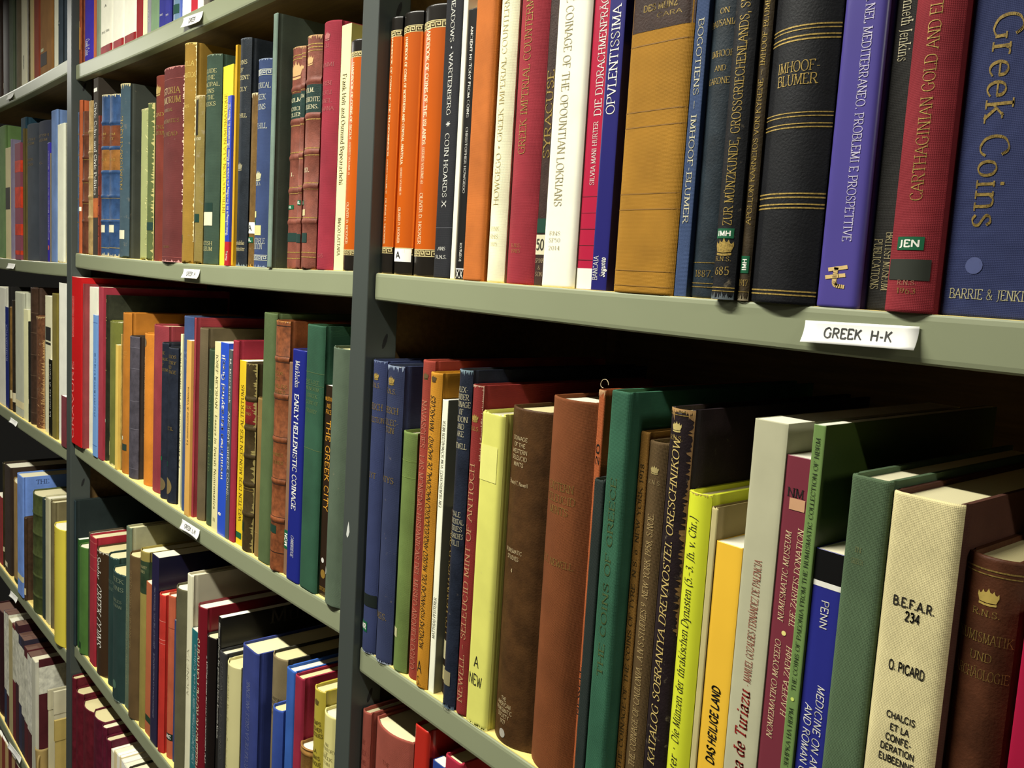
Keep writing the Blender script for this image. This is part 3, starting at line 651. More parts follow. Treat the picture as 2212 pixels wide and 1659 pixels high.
(-0.2975,-0.006,1.5442,0.0423,0.275,0.2035,'rl','101115','thick black leather volume with paired gilt rules on upper right shelf','books on the upper right shelf',{'t': [('h', 'IMHOOF-', 0.1301, 0.0056, 0.62, 's', 'c8a95a', 0.52), ('h', 'BLUMER', 0.123, 0.0056, 0.58, 's', 'c8a95a', 0.52)], 'd': [('band', 0.1511, 0.1519, 'c8a95a'), ('band', 0.1492, 0.1498, 'c8a95a'), ('band', 0.1457, 0.1465, 'c8a95a'), ('band', 0.1437, 0.1445, 'c8a95a'), ('band', 0.1048, 0.1054, 'c8a95a'), ('band', 0.1028, 0.1034, 'c8a95a'), ('band', 0.0988, 0.0994, 'c8a95a'), ('band', 0.0968, 0.0975, 'c8a95a'), ('band', 0.0609, 0.0617, 'c8a95a'), ('band', 0.0588, 0.0596, 'c8a95a'), ('band', 0.055, 0.0558, 'c8a95a'), ('band', 0.053, 0.0538, 'c8a95a'), ('band', 0.007, 0.0078, 'c8a95a'), ('band', 0.0049, 0.0057, 'c8a95a')]}),
(-0.2632,0.0005,1.5442,0.0255,0.282,0.2087,'hg','4e4590','bright purple book with tan symbol near foot on upper right shelf','books on the upper right shelf',{'t': [('d', 'CIRENAICA NEL MEDITERRANEO. PROBLEMI E PROSPETTIVE', 0.0352, 0.1879, 0.2, 's', 'cfc8e0', 0.62), ('h', '¤', 0.0166, 0.0108, 0.55, 'b', 'd9b978', 0.5)]}),
(-0.2428,0.0075,1.5442,0.0145,0.262,0.1939,'hc','23221f','narrow black book between purple and red volumes on upper right shelf','books on the upper right shelf',{'t': [('d', 'Kenneth Jenkins', 0.1277, 0.1637, 0.42, 's', 'e6dcb4', 0.5), ('d', 'BRITISH MUSEUM', 0.0104, 0.0409, 0.3, 's', 'b5a878', 0.72), ('d', 'PUBLICATIONS', 0.0109, 0.0373, 0.3, 's', 'b5a878', 0.3)]}),
(-0.2226,-0.004,1.5442,0.025,0.272,0.2013,'rc','7c1e26','red cloth volume with green JEN label and dark patch on upper right shelf','books on the upper right shelf',{'t': [('u', 'CARTHAGINIAN GOLD AND ELECTRUM COINS', 0.0557, 0.2028, 0.24, 't', 'c8a95a', 0.5), ('h', 'R.N.S.', 0.0151, 0.0022, 0.4, 's', '9a6a50'), ('h', '1963', 0.0109, 0.0027, 0.4, 's', 'a58a48')], 'd': [('patch', 0.0313, 0.0379, 0.2, 0.75, '0f5a38', 'JEN', 'h', 'f2f0e4'), ('patch', 0.0163, 0.0267, 0.05, 0.9, '2c3028')]}),
(-0.1843,0.005,1.5442,0.0509,0.288,0.2131,'hc','272f56','thick navy cloth volume lettered Greek Coins, at the right edge on upper right shelf','books on the upper right shelf',{'t': [('d', 'Greek', 0.0921, 0.1425, 0.25, 's', 'a58a48', 0.36), ('d', 'Coins', 0.0422, 0.0866, 0.25, 's', 'a58a48', 0.36), ('h', 'BARRIE & JENKINS', 0.0111, 0.0047, 0.8, 's', 'b9b184', 0.5)], 'd': [('disc', 0.0248, 0.16, '465080', 0.3)]}),
(-0.7226,-0.002,1.1809,0.0239,0.2849,0.2108,'rc','2a3357','dark blue worn volume with white-lettered MIR tag, by the post on lower right shelf','books on the lower right shelf',{'hw': ('7886a8', 3), 'fw': ('8a94b0', 1.5), 'w': 0.5, 't': [('h', 'R.N.S.', 0.2614, 0.0046, 0.55, 's', 'a58a48'), ('h', 'HIRSCH', 0.2412, 0.0058, 0.8, 's', 'a58a48'), ('h', 'COLLECTION', 0.2288, 0.005, 0.95, 's', 'a58a48'), ('h', 'LYT', 0.1753, 0.0051, 0.5, 's', 'a58a48')], 'd': [('crown', 0.2701, 0.35, 'c8a95a'), ('patch', 0.0466, 0.0586, 0.0, 0.98, '141c18'), ('patch', 0.0205, 0.0307, 0.1, 0.6, '0f5a38', 'MIR', 'h', 'f2f0e4')]}),
(-0.6965,-0.002,1.1806,0.0276,0.2835,0.2098,'rc','28304e','dark blue worn volume with frayed head, second from the post on lower right shelf','books on the lower right shelf',{'hw': ('8f9cb4', 6), 'fw': ('9aa4b8', 3), 'w': 0.8, 't': [('h', 'R.N.S.', 0.2595, 0.0045, 0.55, 's', 'a58a48'), ('h', 'HIRSCH', 0.2419, 0.0057, 0.75, 's', 'a58a48'), ('h', 'COLLEC-', 0.2307, 0.0053, 0.8, 's', 'a58a48'), ('h', 'TION', 0.2234, 0.0053, 0.5, 's', 'a58a48'), ('h', 'ATYS', 0.1767, 0.0054, 0.65, 's', 'a58a48'), ('h', 'MSS.', 0.0454, 0.0061, 0.6, 's', 'a58a48')], 'd': [('crown', 0.2694, 0.35, 'c8a95a')]}),
(-0.6713,0.001,1.1803,0.0222,0.2259,0.1672,'rc','62763a','green cloth book shorter than the navy pair beside it on lower right shelf','books on the lower right shelf',{'w': 0.3, 'd': [('band', 0.1995, 0.1999, '7d9448'), ('band', 0.1845, 0.1849, '7d9448'), ('patch', 0.0322, 0.0411, 0.0, 0.45, 'b9b886')]}),
(-0.6506,0.004,1.18,0.0183,0.2934,0.2171,'rc','8c3527','rust red cloth book with faint downward lettering on lower right shelf','books on the lower right shelf',{'t': [('d', 'NAVASCUES . LAS MONEDAS HISPANICAS DEL MUSEO ARQUEOLOGICO', 0.0094, 0.2578, 0.36, 's', 'b9765c', 0.5)], 'd': [('crown', 0.2797, 0.4, '5e4a28')]}),
(-0.6325,0.0,1.1798,0.0172,0.2851,0.211,'rc','b57c1a','mustard cloth book with black upward lettering ending MADRID on lower right shelf','books on the lower right shelf',{'t': [('u', 'MONEDAS HISPANICAS DEL MUSEO ARQUEOLOGICO NACIONAL DE MADRID · NAVASCUES', 0.0371, 0.2649, 0.36, 'ni', '1a1812', 0.5), ('h', 'A', 0.0198, 0.0107, 0.4, 'n', '1a1812'), ('h', 'S.', 0.0067, 0.0074, 0.4, 'n', '6b4a12')], 'd': [('crown', 0.2798, 0.4, '4a3a1c')]}),
(-0.6194,0.004,1.1796,0.008,0.2633,0.1948,'fp','f0f0d6','slim white paperback lettered EIN SILBERSCHATZ on lower right shelf','books on the lower right shelf',{'b': '8a8a76', 't': [('u', 'EIN SILBERSCHATZ VOM SCHWARZEN MEER', 0.1692, 0.2454, 0.45, 's', '1a1812'), ('u', 'MATTHIAS PFISTERER', 0.0505, 0.0879, 0.45, 's', '1a1812')]}),
(-0.607,0.01,1.1795,0.016,0.1682,0.15,'rl','2a1f16','thin torn leather book with gilt spine, behind the white paperback on lower right shelf','books on the lower right shelf',{'w': 1, 't': [('u', 'LES MONNAIES D OR', 0.0571, 0.149, 0.5, 's', 'c8a95a')], 'd': [('patch', 0.0337, 0.0507, 0.1, 0.7, 'cfc79a'), ('patch', 0.0145, 0.0273, 0.1, 0.8, 'c8bd86')]}),
(-0.5896,-0.001,1.1793,0.018,0.2933,0.217,'rl','1d2331','dark navy worn book lettered ALEXANDER COINAGE OF SIDON on lower right shelf','books on the lower right shelf',{'hw': ('7f95a0', 5), 'fw': ('5a6c7c', 4), 'w': 1, 't': [('h', 'ALEX-', 0.2767, 0.0044, 0.7, 's', 'b9b190'), ('h', 'ANDER', 0.2705, 0.0045, 0.8, 's', 'b9b190'), ('h', 'COINAGE', 0.2643, 0.0045, 0.95, 's', 'b9b190'), ('h', 'OF', 0.2581, 0.0045, 0.3, 's', 'b9b190'), ('h', 'SIDON', 0.2519, 0.0045, 0.8, 's', 'b9b190'), ('h', 'AND', 0.2457, 0.0044, 0.5, 's', 'b9b190'), ('h', 'AKE', 0.2395, 0.0045, 0.5, 's', 'b9b190'), ('h', '—', 0.2348, 0.0014, 0.4, 's', 'b9b190'), ('h', 'NEWELL', 0.2293, 0.0045, 0.8, 's', 'b9b190'), ('h', 'YALE', 0.1712, 0.0042, 0.6, 's', 'b9b190'), ('h', 'ORIENTAL', 0.165, 0.0042, 0.9, 's', 'b9b190'), ('h', 'SERIES', 0.1588, 0.0042, 0.8, 's', 'b9b190'), ('h', 'RESEARCHES', 0.1526, 0.0042, 0.9, 's', 'b9b190'), ('h', 'VOL.II', 0.1463, 0.0043, 0.6, 's', 'b9b190'), ('h', 'SERIES', -0.0008, 0.0032, 0.8, 's', '8a8a80')], 'd': [('patch', 0.0202, 0.0327, 0.05, 0.7, '8b8360')]}),
(-0.5731,0.0005,1.1792,0.0142,0.2826,0.2091,'rc','7a211d','red cloth book lettered SELEUCID MINT OF ANTIOCH on lower right shelf','books on the lower right shelf',{'hw': ('c9a58c', 2.5), 'fe': ('c9a58c', 0.12, 0.78, 1), 'w': 0.6, 't': [('u', 'NEWELL – SELEUCID MINT OF ANTIOCH', 0.0121, 0.218, 0.42, 's', 'b98a62'), ('h', 'R.N.S.', 0.2466, 0.0033, 0.8, 's', 'c8a95a')], 'd': [('crown', 0.2554, 0.55, 'c8a95a')]}),
(-0.5518,0.001,1.179,0.0277,0.2634,0.1949,'hp','d6d46a','book wrapped in pale yellow paper with handwritten A NEW on lower right shelf','books on the lower right shelf',{'fw': ('f0ee90', 3), 'w': 1, 't': [('h', 'A', 0.0547, 0.0091, 0.22, 'n', '1a1812', 0.45), ('h', 'NEW', 0.0391, 0.0091, 0.62, 'n', '1a1812', 0.45)], 'd': [('patch', 0.2072, 0.2364, 0.0, 0.85, 'e0de7c')]}),
(-0.5144,0.0025,1.1786,0.0462,0.272,0.2013,'rl','4a3016','mottled brown volume lettered COINAGE OF THE WESTERN SELEUCID MINTS on lower right shelf','books on the lower right shelf',{'t': [('h', 'COINAGE', 0.2485, 0.003, 0.4, 'n', 'c2ae84', 0.42), ('h', 'OF THE', 0.2434, 0.003, 0.32, 'n', 'c2ae84', 0.42), ('h', 'WESTERN', 0.2383, 0.0031, 0.42, 'n', 'c2ae84', 0.42), ('h', 'SELEUCID', 0.2332, 0.0031, 0.42, 'n', 'c2ae84', 0.42), ('h', 'MINTS', 0.2281, 0.0031, 0.28, 'n', 'c2ae84', 0.42), ('h', 'Edward T. Newell', 0.2132, 0.0031, 0.52, 'n', 'c2ae84', 0.42), ('h', 'NUMISMATIC', 0.1589, 0.0031, 0.45, 'n', 'c2ae84', 0.42), ('h', 'STUDIES', 0.1536, 0.0031, 0.32, 'n', 'c2ae84', 0.42), ('h', '4', 0.1432, 0.0031, 0.05, 'n', 'c2ae84', 0.42), ('h', 'THE', 0.0371, 0.0033, 0.14, 'n', 'c2ae84', 0.42), ('h', 'AMERICAN', 0.0325, 0.0033, 0.38, 'n', 'c2ae84', 0.42), ('h', 'NUMISMATIC', 0.0278, 0.0033, 0.45, 'n', 'c2ae84', 0.42), ('h', 'SOCIETY', 0.0231, 0.0033, 0.32, 'n', 'c2ae84', 0.42), ('h', '1977', 0.0181, 0.0033, 0.15, 'n', 'c2ae84', 0.42)], 'd': [('disc', 0.0083, 0.16, 'a8a294', 0.42)]}),
(-0.4679,0.002,1.1783,0.0461,0.2866,0.2121,'rc','6e3a16','smooth tan-brown volume lettered EASTERN SELEUCID MINTS on lower right shelf','books on the lower right shelf',{'t': [('h', 'EASTERN', 0.2212, 0.0056, 0.6, 't', 'a58a48', 0.45), ('h', 'SELEUCID', 0.2121, 0.0056, 0.68, 't', 'a58a48', 0.45), ('h', 'MINTS', 0.2034, 0.0056, 0.45, 't', 'a58a48', 0.45), ('h', 'E.T. NEWELL', 0.164, 0.005, 0.75, 't', 'a58a48', 0.45)]}),
(-0.4413,0.01,1.1781,0.0063,0.2971,0.2199,'hc','a5552a','rust book with torn head and loose threads beside tall green book on lower right shelf','books on the lower right shelf',{'hw': ('caa074', 6), 'th': 1, 'w': 1, 't': [('u', '20', 0.2426, 0.2594, 0.5, 'n', '1a1812'), ('u', 'NEWELL', 0.0543, 0.0919, 0.3, 'n', '1a1812', 0.2)]}),
(-0.4268,-0.002,1.178,0.0098,0.2369,0.14,'hc','1c2622','short blackish green book in front of rust one on lower right shelf','books on the lower right shelf',{'w': 0.5}),
(-0.4123,-0.0025,1.178,0.0184,0.3004,0.2223,'hc','2c5a42','tall bright green cloth hardback with faint upward lettering on lower right shelf','books on the lower right shelf',{'t': [('u', 'THE COINS OF GREECE', 0.0994, 0.2416, 0.28, 's', '4a5a30', 0.5)]}),
(-0.3988,0.01,1.1779,0.008,0.2743,0.203,'hc','8c6428','narrow tan book lettered N.S.6 NEW YORK on lower right shelf','books on the lower right shelf',{'t': [('u', 'THE COINAGE OF THE COINS OF TYRE  N.S. 6  NEW YORK 1918', 0.0331, 0.2529, 0.4, 's', '4e3c1e')]}),
(-0.3863,0.008,1.1778,0.016,0.2698,0.1997,'rc','5a4628','olive brown book with crown, lettered CAULONIA A N S STUDIES on lower right shelf','books on the lower right shelf',{'t': [('u', 'THE COINAGE OF CAULONIA . A N S STUDIES 9  NEW YORK 1958, S.NOE.', 0.0414, 0.2214, 0.3, 'si', 'b59c68', 0.5), ('h', 'R N S', 0.2423, 0.0027, 0.6, 's', 'a08c60')], 'd': [('crown', 0.2508, 0.42, 'a89660')]}),
(-0.3623,0.0,1.1778,0.0191,0.2962,0.2192,'rl','21171a','ragged black leather book with crown lettered KATALOG SOBRANIYA DREVNOSTEI on lower right shelf','books on the lower right shelf',{'hw': ('b08a58', 9), 'fe': ('7a5c38', 0.2, 0.5, 1), 'fw': ('9a7c56', 12), 'w': 1.6, 't': [('u', 'KATALOG SOBRANIYA DREVNOSTEI. ORESCHNIKOW', 0.0571, 0.2776, 0.3, 'si', 'cdb46c', 0.45), ('h', 'R.N.S.', 0.277, 0.0029, 0.6, 's', 'c8a95a', 0.4)], 'd': [('crown', 0.2842, 0.42, 'b9a766', 0.4), ('band', 0.2937, 0.2943, 'a58a48'), ('band', 0.2916, 0.2922, 'a58a48')]}),
(-0.3434,0.0,1.1777,0.0179,0.2457,0.1818,'rg','d5dc36','bright yellow hardback lettered Die Muenzen der thrakischen Dynasten on lower right shelf','books on the lower right shelf',{'hw': ('c8b060', 2), 't': [('u', 'Die Münzen der thrakischen Dynasten (5.–3. Jh. v. Chr.)', 0.0804, 0.23, 0.34, 'si', '1a1812', 0.4), ('u', 'Peter ·', 0.0533, 0.0772, 0.34, 'si', '1a1812', 0.4)]}),
(-0.3317,0.003,1.1777,0.0046,0.2391,0.177,'hp','c2b680','narrow worn cream book beside bright yellow hardback on lower right shelf','books on the lower right shelf',{'b': '8a7a52', 'w': 0.6}),
(-0.3194,0.004,1.1776,0.0193,0.2186,0.1617,'fg','f0bf3c','orange-yellow paperback lettered DAS HEILIGE LAND on lower right shelf','books on the lower right shelf',{'t': [('u', 'DAS HEILIGE LAND', 0.0769, 0.1274, 0.3, 'bi', '1a1812', 0.5)]}),
(-0.298,0.004,1.1776,0.0226,0.2984,0.2208,'fp','b7b596','tall grey paperback with red lettering Ceca de Turiazu on lower right shelf','books on the lower right shelf',{'t': [('u', 'La ceca de Turiazu', 0.0593, 0.1339, 0.34, 'sbi', '9c231c', 0.45), ('u', '- MANUEL GOZALBES FERNÁNDEZ DE PALENCIA', 0.1362, 0.2147, 0.22, 'si', 'a04a3a', 0.5)]}),
(-0.2772,0.005,1.1776,0.0182,0.2809,0.2079,'fg','7a3440','maroon paperback lettered NM and NUMISMATIC MUSEUM with Greek lines on lower right shelf','books on the lower right shelf',{'t': [('h', 'NM', 0.2598, 0.0051, 0.6, 's', '1a1812', 0.45), ('u', 'NUMISMATIC MUSEUM', 0.183, 0.237, 0.2, 'si', 'ead3a4', 0.33), ('u', 'THE ZARIFIS DONATION', 0.1816, 0.2397, 0.2, 'si', 'ead3a4', 0.75), ('u', 'ΝΟΜΙΣΜΑΤΙΚΟ ΜΟΥΣΕΙΟ', 0.1113, 0.1718, 0.2, 'si', 'ead3a4', 0.33), ('u', 'Η ΔΩΡΕΑ ΖΑΡΙΦΗ', 0.1277, 0.1698, 0.2, 'si', 'ead3a4', 0.75)], 'd': [('disc', 0.1766, 0.16, 'f2e68a', 0.5), ('patch', 0.2498, 0.2566, 0.25, 0.8, 'cf9f78')]}),
(-0.264,-0.001,1.1775,0.0074,0.3022,0.2236,'fg','708c50','pale green tall paperback lettered THE COINS OF PAEONIA on lower right shelf','books on the lower right shelf',{'b': '33421c', 't': [('u', 'THE COINS OF PAEONIA FROM THE NUMISMATIC COLLECTION OF NBRM', 0.1484, 0.2951, 0.34, 's', '23301a', 0.5), ('u', 'ЗБИРКА НА НБРМ', 0.1027, 0.1384, 0.36, 's', '23301a', 0.5)], 'd': [('disc', 0.1434, 0.3, 'cfe06a', 0.5)]}),
(-0.2511,0.001,1.1775,0.0175,0.2335,0.1728,'fg','2b2f86','blue paperback with black head lettered MEDICINE on lower right shelf','books on the lower right shelf',{'t': [('d', 'PENN', 0.1887, 0.2053, 0.25, 'n', 'f2f0e4', 0.5), ('d', 'MEDICINE ON ANCIENT GREEK', 0.0674, 0.1569, 0.25, 'ni', 'f2f0e4', 0.66), ('d', 'AND ROMAN COINS', 0.0886, 0.144, 0.25, 'ni', 'f2f0e4', 0.3)], 'd': [('panel', 0.2156, 0.23328523495226217, '131313'), ('panel', 0.2125, 0.2156, 'f2f0e4')]}),
(-0.2304,-0.004,1.1775,0.0231,0.2798,0.207,'hc','4a5e42','thick sage green woven-cloth volume with faint gilt lettering on lower right shelf','books on the lower right shelf',{'t': [('h', 'IN', 0.2403, 0.0028, 0.16, 't', '7a7a4a', 0.4), ('h', 'GRIECH', 0.234, 0.0028, 0.3, 't', '7a7a4a', 0.4)]}),
(-0.2003,-0.004,1.1776,0.0362,0.2758,0.2041,'hc','cfc391','thick cream linen volume lettered B.E.F.A.R. 234 on lower right shelf','books on the lower right shelf',{'b': '4a2a1e', 't': [('h', 'B.E.F.A.R.', 0.2201, 0.0046, 0.6, 'b', '2a261c', 0.5), ('h', '234', 0.2135, 0.0047, 0.22, 'b', '2a261c', 0.5), ('h', 'O. PICARD', 0.186, 0.0048, 0.52, 'b', '2a261c', 0.5), ('h', 'CHALCIS', 0.1599, 0.0033, 0.42, 'b', '2a261c', 0.5), ('h', 'ET LA', 0.1536, 0.0033, 0.28, 'b', '2a261c', 0.5), ('h', 'CONFÉ-', 0.1478, 0.0034, 0.38, 'b', '2a261c', 0.5), ('h', 'DÉRATION', 0.1422, 0.0033, 0.5, 'b', '2a261c', 0.5), ('h', 'EUBÉENNE', 0.1364, 0.0034, 0.52, 'b', '2a261c', 0.5)]}),
(-0.1691,0.004,1.1776,0.0256,0.2524,0.1868,'rl','4c2a18','brown ribbed leather volume with crown lettered NUMISMATIK UND ARCHAEOLOGIE on lower right shelf','books on the lower right shelf',{'t': [('h', 'R.N.S.', 0.2247, 0.0031, 0.5, 's', 'a58a48'), ('h', 'NUMISMATIK', 0.2123, 0.0049, 0.98, 't', 'a58a48'), ('h', 'UND', 0.2029, 0.0041, 0.4, 't', 'a58a48'), ('h', 'ARCHÄOLOGIE', 0.1941, 0.0049, 0.98, 't', 'a58a48')], 'd': [('crown', 0.2328, 0.38, 'b39a4c'), ('band', 0.2456, 0.2464, 'a58a48'), ('band', 0.2434, 0.244, 'a58a48')]}),
(-0.1422,0.0,1.1777,0.0156,0.2306,0.1706,'fg','a3193c','crimson book cut off at the right edge on lower right shelf','books on the lower right shelf',{}),
(-0.7268,0.004,0.8029,0.0156,0.3132,0.2318,'rc','8e4638','red cloth volume with faint THE GREEK lettering, by the post on lowest right shelf','books on the lowest right shelf',{'t': [('h', 'THE', 0.2818, 0.0042, 0.35, 't', '6e2a20'), ('h', 'GREEK', 0.2706, 0.0046, 0.55, 't', '6e2a20'), ('h', 'COINS', 0.2608, 0.0047, 0.6, 't', '6e2a20')]}),
(-0.6862,0.0045,0.8023,0.0649,0.3107,0.2299,'rc','8e4638','thicker red cloth volume second from the post on lowest right shelf','books on the lowest right shelf',{'t': [('h', 'THE', 0.278, 0.004, 0.2, 't', '7e3a28')]}),
(-0.6363,0.008,0.8017,0.0226,0.336,0.2486,'hg','b0281c','glossy red slim book right of two red cloth volumes on lowest right shelf','books on the lowest right shelf',{}),
(-0.6073,0.008,0.8014,0.0173,0.3153,0.2333,'fp','27408a','low blue paperback with white page top on lowest right shelf','books on the lowest right shelf',{}),
(-0.586,0.007,0.8011,0.0246,0.3301,0.2443,'hc','9a1c34','crimson cloth book rightmost in view on lowest right shelf','books on the lowest right shelf',{}),
(-1.744,0.004,1.8726,0.0132,0.255,0.1887,'rl','8a4526','rust leather book with torn orange patch, beside the post on top middle shelf','books on the top middle shelf',{'fw': ('5a2c1a', 3), 'w': 1, 'd': [('patch', 0.0252, 0.0624, 0.1, 0.8, 'b5803c'), ('patch', 0.0624, 0.0733, 0.1, 0.5, 'e0d4a0')]}),
(-1.6987,0.004,1.8716,0.0766,0.24,0.1776,'rc','33259c','violet-blue glossy book on top middle shelf','books on the top middle shelf',{'t': [('d', 'Greek Coins', 0.0103, 0.037, 0.3, 's', 'f2f0e4')]}),
(-1.6529,0.004,1.8708,0.014,0.24,0.1776,'fc','b5603a','narrow salmon book beside the violet-blue one on top middle shelf','books on the top middle shelf',{}),
(-1.6363,0.004,1.8705,0.0184,0.25,0.185,'hc','7d8a72','grey-green cloth book with dark worn foot on top middle shelf','books on the top middle shelf',{}),
(-1.5935,0.004,1.8698,0.0663,0.24,0.1776,'hp','f0eed8','white jacketed book, first of three with red feet on top middle shelf','books on the top middle shelf',{'t': [('h', 'A', 0.0749, 0.0041, 0.15, 'n', '1a1812'), ('h', 'RNS 1984', 0.0347, 0.0034, 0.6, 'n', '6a6a5a')], 'd': [('panel', 0.0002, 0.0131, '8c1f22')]}),
(-1.532,0.004,1.8689,0.056,0.24,0.1776,'hp','f2f0dc','white jacketed book, middle of three with red feet on top middle shelf','books on the top middle shelf',{'d': [('panel', 0.0002, 0.013, '8c1f22')]}),
(-1.4746,0.004,1.8683,0.0579,0.24,0.1776,'hp','f2f0dc','white jacketed book, last of three with red feet on top middle shelf','books on the top middle shelf',{'d': [('panel', 0.0002, 0.0129, '8c1f22')]}),
(-1.4292,0.004,1.8679,0.0323,0.25,0.185,'hc','8c1f22','dark red narrow book right of the white trio on top middle shelf','books on the top middle shelf',{}),
(-1.4037,0.004,1.8677,0.0178,0.245,0.1813,'fp','e8e2b8','thin cream book between dark red and grey ones on top middle shelf','books on the top middle shelf',{}),
(-1.3881,0.004,1.8676,0.0126,0.245,0.1813,'hc','8b8a90','grey book left of the sage green one on top middle shelf','books on the top middle shelf',{'t': [('d', 'TALIA', 0.0153, 0.0345, 0.3, 's', 'c9c9cc')]}),
(-1.3642,0.004,1.8675,0.0344,0.245,0.1813,'hc','6f8a68','sage green cloth book on top middle shelf','books on the top middle shelf',{}),
(-1.3346,0.004,1.8674,0.024,0.25,0.185,'hc','2b2d80','dark blue book, left of the matching pair on top middle shelf','books on the top middle shelf',{'t': [('h', 'SNG', 0.0177, 0.0024, 0.5, 'n', 'f2f0e4')]}),
(-1.3118,0.004,1.8673,0.0208,0.25,0.185,'hc','2b2d80','dark blue book, right of the matching pair on top middle shelf','books on the top middle shelf',{'t': [('h', 'SNG', 0.0138, 0.0023, 0.5, 'n', 'f2f0e4')]}),
(-1.2833,0.004,1.8672,0.0355,0.235,0.1739,'rg','6a86a0','grey-blue book with dark green foot label on top middle shelf','books on the top middle shelf',{'d': [('patch', 0.0101, 0.0221, 0.0, 0.8, '1f4a40')]}),
(-1.2602,0.004,1.8672,0.01,0.245,0.1813,'fg','3d58b0','thin blue book next to a white one on top middle shelf','books on the top middle shelf',{}),
(-1.2394,0.004,1.8672,0.0307,0.25,0.185,'fp','f2f2ee','white book between thin blue and red ones on top middle shelf','books on the top middle shelf',{}),
(-1.2124,0.004,1.8673,0.0223,0.245,0.1813,'fp','b81c30','red and white glossy book above the shelf label on top middle shelf','books on the top middle shelf',{}),
(-1.1914,0.004,1.8673,0.019,0.245,0.1813,'fp','f0efe8','white book right of the red glossy one on top middle shelf','books on the top middle shelf',{}),
(-1.1735,0.004,1.8674,0.016,0.235,0.1739,'hc','6a6458','grey-brown worn book near frame top on top middle shelf','books on the top middle shelf',{'w': 0.6}),
(-1.151,0.002,1.8675,0.0282,0.24,0.1776,'rl','2a2420','blackish book rightmost in view on top middle shelf','books on the top middle shelf',{}),
(-1.7481,0.003,1.5473,0.0051,0.2456,0.1817,'rl','4a5a72','narrow blue-brown leather volume, first beside the post on second middle shelf','books on the second middle shelf',{'w': 1, 't': [('h', 'I', 0.1836, 0.0038, 0.3, 's', 'c8a95a')], 'd': [('band', 0.2068, 0.2084, 'a58a48'), ('band', 0.1708, 0.1724, 'a58a48'), ('band', 0.1347, 0.1363, 'a58a48'), ('band', 0.0944, 0.096, 'a58a48'), ('band', 0.0538, 0.0554, 'a58a48')]}),
(-1.7375,0.003,1.5471,0.0154,0.2652,0.1962,'rc','a3512a','slim rust orange book with fine lettering on second middle shelf','books on the second middle shelf',{'t': [('u', 'NUMISMATA GRAECA', 0.1031, 0.199, 0.3, 's', 'd08a58')], 'd': [('patch', 0.0741, 0.0814, 0.1, 0.9, 'e8e4d0')]}),
(-1.714,0.003,1.5467,0.0308,0.2447,0.1811,'rl','5c3524','brown leather volume with raised bands on second middle shelf','books on the second middle shelf',{'w': 0.6, 'rb': [0.203, 0.1661, 0.1266, 0.0908, 0.0565], 'd': [('band', 0.2066, 0.2072, 'a58a48'), ('band', 0.1618, 0.1626, 'a58a48'), ('band', 0.1222, 0.123, 'a58a48'), ('band', 0.0865, 0.0873, 'a58a48')]}),
(-1.6769,0.003,1.5462,0.0426,0.2589,0.1916,'rl','a58a58','beige leather volume with gilt bands on second middle shelf','books on the second middle shelf',{'w': 0.6, 'rb': [0.2068, 0.1721, 0.1295, 0.0983, 0.063], 'd': [('band', 0.2102, 0.211, 'c8a95a'), ('band', 0.1756, 0.1764, 'c8a95a'), ('band', 0.133, 0.1338, 'c8a95a'), ('band', 0.094, 0.0948, 'c8a95a')]}),
(-1.6418,0.003,1.5457,0.0269,0.2917,0.2158,'fp','352e26','dark grey paperback lettered Civic Coins and Civic Politics on second middle shelf','books on the second middle shelf',{'t': [('d', 'Civic Coins and Civic Politics', 0.1, 0.2518, 0.5, 'sb', 'f2f0e4')], 'd': [('panel', 0.0631, 0.0954, 'b8622c'), ('patch', 0.2698, 0.2758, 0.1, 0.8, 'f2f0e4')]}),
(-1.6255,0.003,1.5455,0.0049,0.2303,0.1704,'rl','7c3a2c','thin red mottled book with patterned spine on second middle shelf','books on the second middle shelf',{'w': 1, 'd': [('band', 0.1988, 0.2003, '3a1a14'), ('band', 0.1822, 0.1837, '3a1a14'), ('band', 0.1656, 0.1671, '3a1a14'), ('band', 0.149, 0.1505, '3a1a14'), ('band', 0.1325, 0.134, '3a1a14'), ('band', 0.1158, 0.1173, '3a1a14'), ('band', 0.0989, 0.1004, '3a1a14'), ('band', 0.0822, 0.0838, '3a1a14'), ('band', 0.0654, 0.0669, '3a1a14'), ('band', 0.0485, 0.0501, '3a1a14'), ('band', 0.0316, 0.0332, '3a1a14')]}),
(-1.6032,0.003,1.5453,0.0389,0.2608,0.193,'rl','2c466c','worn blue leather volume with brown title piece, left of twins on second middle shelf','books on the second middle shelf',{'hw': ('c9c09a', 5), 'fw': ('b8b090', 7), 'w': 0.8, 'rb': [0.2165, 0.1757, 0.1369, 0.0978, 0.057], 't': [('h', 'NUM', 0.198, 0.0035, 0.6, 's', 'c8a95a'), ('h', 'VET', 0.1906, 0.0036, 0.5, 's', 'c8a95a'), ('h', 'TOM I', 0.1571, 0.0036, 0.6, 's', 'c8a95a')], 'd': [('panel', 0.1772, 0.2114, '6a3a22'), ('panel', 0.1384, 0.1742, '8a5c2a'), ('patch', 0.0388, 0.0509, 0.2, 0.75, 'd8d4b4'), ('band', 0.2137, 0.2148, 'c8a95a'), ('band', 0.1752, 0.1762, 'c8a95a'), ('band', 0.1348, 0.1359, 'c8a95a'), ('band', 0.0988, 0.0998, 'c8a95a'), ('band', 0.0943, 0.0953, 'c8a95a'), ('band', 0.0595, 0.0607, 'c8a95a'), ('band', 0.0549, 0.0561, 'c8a95a'), ('band', 0.013, 0.0141, 'c8a95a')]}),
